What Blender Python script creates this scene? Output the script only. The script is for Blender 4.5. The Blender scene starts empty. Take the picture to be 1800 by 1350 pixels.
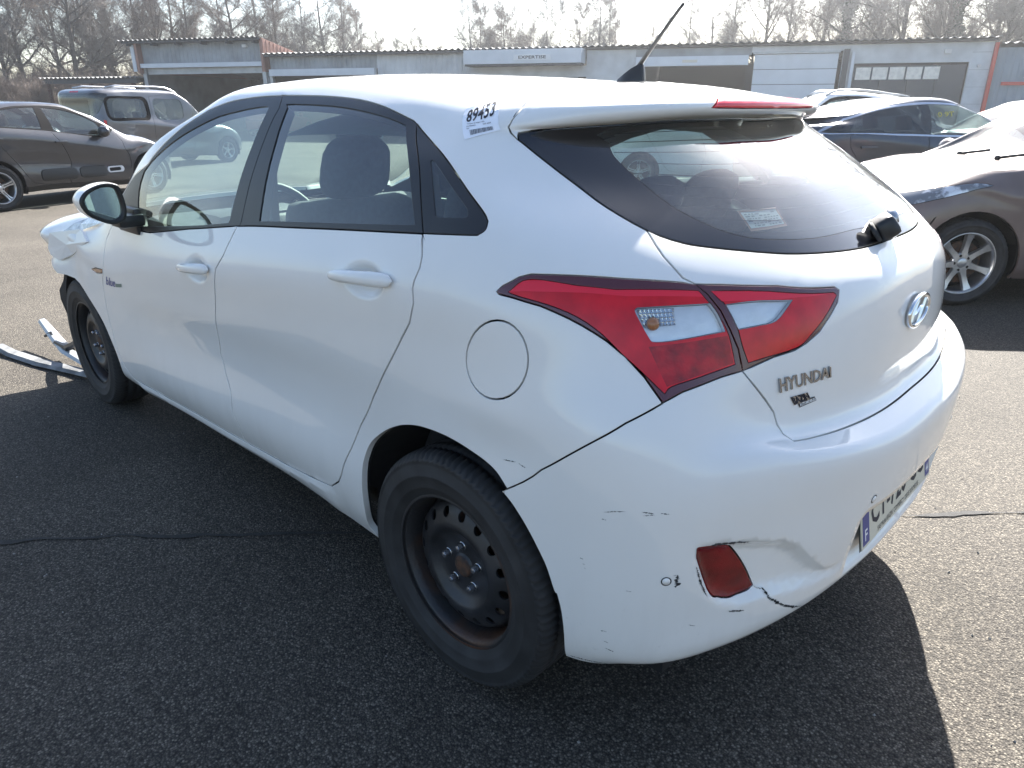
import bpy, bmesh, math, random, json
import numpy as np
from mathutils import Vector, Matrix, noise, geometry
R_=math.radians
scene=bpy.context.scene
COL=scene.collection
# ---------------------------------------------------------------- camera
cam_d=bpy.data.cameras.new('camera'); cam=bpy.data.objects.new('camera',cam_d); COL.objects.link(cam)
CAMP=(-1.1288,1.8246,1.3888); YAW=-0.8049; PITCH=0.3721; ROLL=-0.0006
_f=Vector((math.cos(YAW)*math.cos(PITCH),math.sin(YAW)*math.cos(PITCH),-math.sin(PITCH)))
_r=Vector((math.sin(YAW),-math.cos(YAW),0)); _d=_f.cross(_r)
_r2=_r*math.cos(ROLL)+_d*math.sin(ROLL); _d2=-_r*math.sin(ROLL)+_d*math.cos(ROLL)
M=Matrix((( _r2.x,-_d2.x,-_f.x,CAMP[0]),(_r2.y,-_d2.y,-_f.y,CAMP[1]),(_r2.z,-_d2.z,-_f.z,CAMP[2]),(0,0,0,1)))
cam.matrix_world=M
cam_d.sensor_width=36; cam_d.lens=36*1246.5/1800; cam_d.clip_start=.05; cam_d.clip_end=2000
scene.camera=cam
# ---------------------------------------------------------------- sky, sun, exposure
SUN_AZ=R_(-68); SUN_EL=R_(38)
world=bpy.data.worlds.new('World'); scene.world=world; world.use_nodes=True
wn=world.node_tree; bg=wn.nodes['Background']
sky=wn.nodes.new('ShaderNodeTexSky'); sky.sky_type='NISHITA'; sky.sun_disc=False
sky.sun_elevation=SUN_EL; sky.sun_rotation=math.pi/2-SUN_AZ
sky.air_density=1.0; sky.dust_density=1.5; sky.ozone_density=1.0; sky.altitude=200
wn.links.new(sky.outputs[0],bg.inputs[0]); bg.inputs[1].default_value=0.055
sd=bpy.data.lights.new('sun','SUN'); sun=bpy.data.objects.new('sun',sd); COL.objects.link(sun)
sd.energy=5.0; sd.angle=R_(.5); sd.color=(1,.96,.90)
sun.rotation_euler=(math.pi/2-SUN_EL,0,SUN_AZ+math.pi/2)
scene.view_settings.view_transform='Standard'; scene.view_settings.look='None'
scene.view_settings.exposure=2.35; scene.view_settings.gamma=1.0; scene.view_settings.use_curve_mapping=False
scene.cycles.max_bounces=8; scene.cycles.transparent_max_bounces=16; scene.cycles.use_denoising=True
scene.cycles.sample_clamp_indirect=8; scene.cycles.caustics_reflective=False; scene.cycles.caustics_refractive=False
# columns c0..c18, rows r0..r15 : (x,y,z)
ROWS=[
# r0
[(-.68,0,.345),(-.67,.25,.34),(-.62,.475,.315),(-.555,.63,.287),(-.49,.75,.268),(-.40,.825,.255),(-.30,.85,.25),(0,.84,.235),(.40,.825,.222),(.8,.815,.23),(1.3,.81,.212),(1.85,.81,.195),(2.15,.82,.187),(2.4,.83,.2),(2.65,.85,.22),(3.0,.83,.24),(3.3,.68,.25),(3.45,.4,.25),(3.5,0,.25)],
[(-.745,0,.37),(-.735,.25,.365),(-.69,.485,.345),(-.62,.645,.318),(-.535,.77,.30),(-.42,.84,.30),(-.29,.868,.29),(0,.872,.29),(.4,.858,.30),(.8,.850,.305),(1.3,.849,.285),(1.85,.852,.262),(2.15,.862,.25),(2.4,.87,.26),(2.65,.875,.28),(3.05,.85,.30),(3.35,.70,.31),(3.48,.4,.31),(3.53,0,.31)],
[(-.76,0,.46),(-.75,.25,.455),(-.70,.50,.445),(-.63,.655,.43),(-.545,.785,.42),(-.43,.855,.41),(-.29,.882,.40),(0,.885,.43),(.4,.881,.44),(.8,.878,.425),(1.3,.876,.385),(1.85,.873,.34),(2.15,.872,.325),(2.4,.88,.33),(2.65,.886,.36),(3.06,.855,.40),(3.36,.70,.42),(3.49,.4,.43),(3.53,0,.43)],
[(-.785,0,.62),(-.772,.25,.615),(-.712,.50,.61),(-.64,.66,.60),(-.55,.79,.595),(-.435,.86,.59),(-.28,.886,.585),(0,.888,.60),(.37,.868,.60),(.8,.858,.585),(1.3,.857,.55),(1.85,.862,.51),(2.15,.872,.49),(2.4,.88,.50),(2.65,.887,.55),(3.06,.85,.55),(3.35,.69,.55),(3.47,.4,.55),(3.5,0,.55)],
[(-.778,0,.735),(-.766,.25,.737),(-.710,.50,.765),(-.625,.665,.785),(-.545,.785,.76),(-.435,.86,.74),(-.27,.885,.72),(.02,.887,.74),(.36,.872,.71),(.8,.864,.685),(1.3,.863,.65),(1.85,.866,.61),(2.15,.874,.58),(2.4,.878,.60),(2.65,.88,.66),(3.05,.845,.64),(3.33,.68,.62),(3.45,.4,.62),(3.48,0,.62)],
[(-.70,0,.755),(-.69,.25,.76),(-.645,.49,.772),(-.60,.65,.80),(-.535,.775,.805),(-.43,.853,.81),(-.265,.882,.80),(.03,.887,.80),(.35,.88,.77),(.8,.874,.74),(1.3,.873,.705),(1.85,.874,.66),(2.15,.876,.64),(2.4,.876,.66),(2.65,.875,.72),(3.04,.84,.68),(3.31,.67,.66),(3.43,.4,.66),(3.46,0,.66)],
[(-.695,0,.90),(-.685,.25,.90),(-.635,.48,.905),(-.565,.63,.91),(-.49,.745,.915),(-.385,.825,.915),(-.235,.868,.91),(.04,.884,.90),(.35,.884,.87),(.8,.881,.83),(1.3,.88,.785),(1.85,.879,.72),(2.15,.878,.69),(2.4,.872,.71),(2.65,.868,.77),(3.02,.83,.73),(3.28,.66,.71),(3.41,.4,.71),(3.44,0,.71)],
[(-.665,0,1.055),(-.655,.25,1.055),(-.60,.46,1.05),(-.52,.605,1.062),(-.43,.715,1.072),(-.32,.80,1.068),(-.18,.860,1.04),(.07,.883,1.026),(.35,.888,1.005),(.8,.888,.955),(1.3,.887,.885),(1.80,.884,.81),(2.1,.88,.765),(2.4,.868,.78),(2.65,.86,.84),(3.0,.81,.78),(3.24,.64,.74),(3.38,.4,.74),(3.42,0,.74)],
[(-.60,0,1.107),(-.59,.25,1.108),(-.535,.45,1.115),(-.45,.585,1.13),(-.35,.69,1.145),(-.235,.765,1.15),(-.10,.815,1.152),(.10,.838,1.135),(.40,.842,1.107),(.80,.842,1.07),(1.3,.842,1.01),(1.95,.838,.94),(2.15,.825,.925),(2.38,.80,.91),(2.65,.775,.91),(2.97,.72,.83),(3.19,.58,.775),(3.33,.36,.765),(3.38,0,.765)],
[(-.44,0,1.235),(-.43,.22,1.235),(-.375,.405,1.24),(-.285,.515,1.25),(-.185,.60,1.255),(-.085,.67,1.26),(.02,.728,1.265),(.16,.755,1.265),(.42,.758,1.27),(.80,.758,1.26),(1.25,.755,1.235),(1.855,.770,1.193),(2.08,.757,1.09),(2.36,.740,.963),(2.6,.70,.935),(2.93,.64,.855),(3.14,.52,.80),(3.28,.33,.785),(3.33,0,.785)],
[(-.235,0,1.365),(-.225,.2,1.365),(-.195,.37,1.362),(-.14,.48,1.355),(-.08,.555,1.35),(-.02,.61,1.345),(.08,.67,1.342),(.25,.66,1.36),(.45,.655,1.39),(.8,.648,1.418),(1.15,.648,1.418),(1.49,.657,1.382),(1.84,.672,1.212),(2.26,.675,.985),(2.55,.63,.955),(2.9,.57,.875),(3.1,.47,.82),(3.24,.3,.80),(3.29,0,.80)],
[(-.285,0,1.378),(-.275,.2,1.377),(-.24,.385,1.372),(-.175,.50,1.362),(-.105,.575,1.355),(-.03,.625,1.352),(.08,.655,1.358),(.25,.645,1.378),(.45,.635,1.405),(.8,.628,1.432),(1.13,.628,1.435),(1.465,.640,1.399),(1.79,.645,1.238)],
[(-.29,0,1.397),(-.28,.2,1.397),(-.245,.385,1.394),(-.18,.505,1.388),(-.11,.575,1.382),(-.03,.61,1.382),(.09,.63,1.385),(.25,.61,1.405),(.45,.60,1.430),(.8,.597,1.455),(1.1,.595,1.455),(1.425,.611,1.423),(1.73,.608,1.267)],
[(-.18,0,1.42),(-.17,.17,1.42),(-.14,.33,1.418),(-.09,.43,1.415),(-.03,.48,1.414),(.05,.50,1.416),(.14,.51,1.42),(.28,.50,1.44),(.46,.49,1.458),(.8,.485,1.474),(1.08,.48,1.472),(1.35,.48,1.446),(1.62,.435,1.332)],
[(-.06,0,1.443),(-.05,.1,1.443),(-.03,.18,1.443),(.01,.23,1.443),(.06,.25,1.443),(.12,.255,1.444),(.2,.255,1.447),(.32,.25,1.463),(.48,.25,1.475),(.8,.25,1.487),(1.05,.25,1.482),(1.28,.25,1.463),(1.54,.23,1.367)],
[(.06,0,1.455),(.075,0,1.455),(.095,0,1.456),(.12,0,1.457),(.15,0,1.457),(.19,0,1.458),(.25,0,1.46),(.35,0,1.470),(.5,0,1.479),(.8,0,1.490),(1.03,0,1.486),(1.24,0,1.471),(1.505,0,1.379)],
]
def table():
    R=[list(r) for r in ROWS]
    ctr={13:(2.02,0,1.02),14:(2.5,0,.985),15:(2.85,0,.92),16:(3.05,0,.87),17:(3.17,0,.84),18:(3.22,0,.82)}
    fr={11:.08,12:.16,13:.42,14:.72,15:1.}
    for r in range(11,16):
        for c in range(13,19):
            a=np.array(R[10][c]);b=np.array(ctr[c]);f=fr[r];P=a+(b-a)*f
            P[2]=a[2]+(b[2]-a[2])*(1-(1-f)**2)
            R[r].append(tuple(P))
    return np.array(R,float)
def hermite(P,sub,mono):
    """P: (n,m,3) interpolate along axis 0; chord length per curve; sub: list of subdivisions per interval"""
    n=P.shape[0]
    h=np.linalg.norm(np.diff(P,axis=0),axis=2)+1e-6          # n-1,m
    d=np.diff(P,axis=0)/h[:,:,None]
    T=np.zeros_like(P)
    hl=h[:-1,:,None];hr=h[1:,:,None]
    if mono:
        # damped: weighted harmonic style -> limit tangent length near corners
        c=np.sum(d[:-1]*d[1:],axis=2,keepdims=True)
        w1=hr;w2=hl
        T[1:-1]=(w1*d[:-1]+w2*d[1:])/(hl+hr)
        L=np.linalg.norm(T[1:-1],axis=2,keepdims=True)+1e-9
        T[1:-1]=T[1:-1]/L*np.clip(.5+.5*c,.05,1)
    else:
        T[1:-1]=(hr*d[:-1]+hl*d[1:])/(hl+hr)
    T[0]=d[0]*1.5-T[1]*.5;T[-1]=d[-1]*1.5-T[-2]*.5
    out=[]
    for k in range(n-1):
        for j in range(sub[k]):
            u=j/sub[k]
            h00=2*u**3-3*u**2+1;h10=u**3-2*u**2+u;h01=-2*u**3+3*u**2;h11=u**3-u**2
            out.append(h00*P[k]+h10*h[k][:,None]*T[k]+h01*P[k+1]+h11*h[k][:,None]*T[k+1])
    out.append(P[-1])
    return np.array(out)
TSUB=[4,5,6,6,3,6,8,6,8,8,3,2,5,6,6]
SSUB=[8,8,8,8,8,8,10,12,14,14,14,10,8,8,8,8,8,8]
def dense(tab=None,smooth=2):
    P=table() if tab is None else tab   # rows,cols,3
    Q=hermite(P,TSUB,True)              # dense rows x cols
    Q=np.swapaxes(Q,0,1)                # cols, rows
    # ghost symmetric column so the centre line is crossed at right angles
    m=np.array([1,-1,1.])
    g0=Q[1:2]*m; g1=Q[-2:-1]*m
    E=np.concatenate([g0,Q,g1])
    D=hermite(E,[1]+SSUB+[1],False)[1:-1]  # dense cols x dense rows
    for _ in range(smooth):
        A=D.copy()
        A[1:-1]=.25*D[:-2]+.5*D[1:-1]+.25*D[2:]
        A[0,:,0]=.5*D[0,:,0]+.5*D[1,:,0];A[0,:,2]=.5*D[0,:,2]+.5*D[1,:,2]
        B=A.copy()
        B[:,1:-1]=.25*A[:,:-2]+.5*A[:,1:-1]+.25*A[:,2:]
        D=B
    D[0,:,1]=0;D[-1,:,1]=0;D[:,-1,1]=0
    return D   # [s,t,3]
RI=np.concatenate([[0],np.cumsum(TSUB)]);CI=np.concatenate([[0],np.cumsum(SSUB)])
def normals(D):
    ds=np.gradient(D,axis=0);dt=np.gradient(D,axis=1)
    # side: s goes rear->front via left ; t up. outward = ds x dt ? fixed below
    N=np.cross(dt,ds);N/=np.linalg.norm(N,axis=2,keepdims=True)+1e-12
    return N
def evalst(D,st):
    st=np.atleast_2d(st);s=np.clip(st[:,0],0,D.shape[0]-1.0001);t=np.clip(st[:,1],0,D.shape[1]-1.0001)
    i=s.astype(int);j=t.astype(int);a=(s-i)[:,None];b=(t-j)[:,None]
    return D[i,j]*(1-a)*(1-b)+D[i+1,j]*a*(1-b)+D[i,j+1]*(1-a)*b+D[i+1,j+1]*a*b
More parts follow.
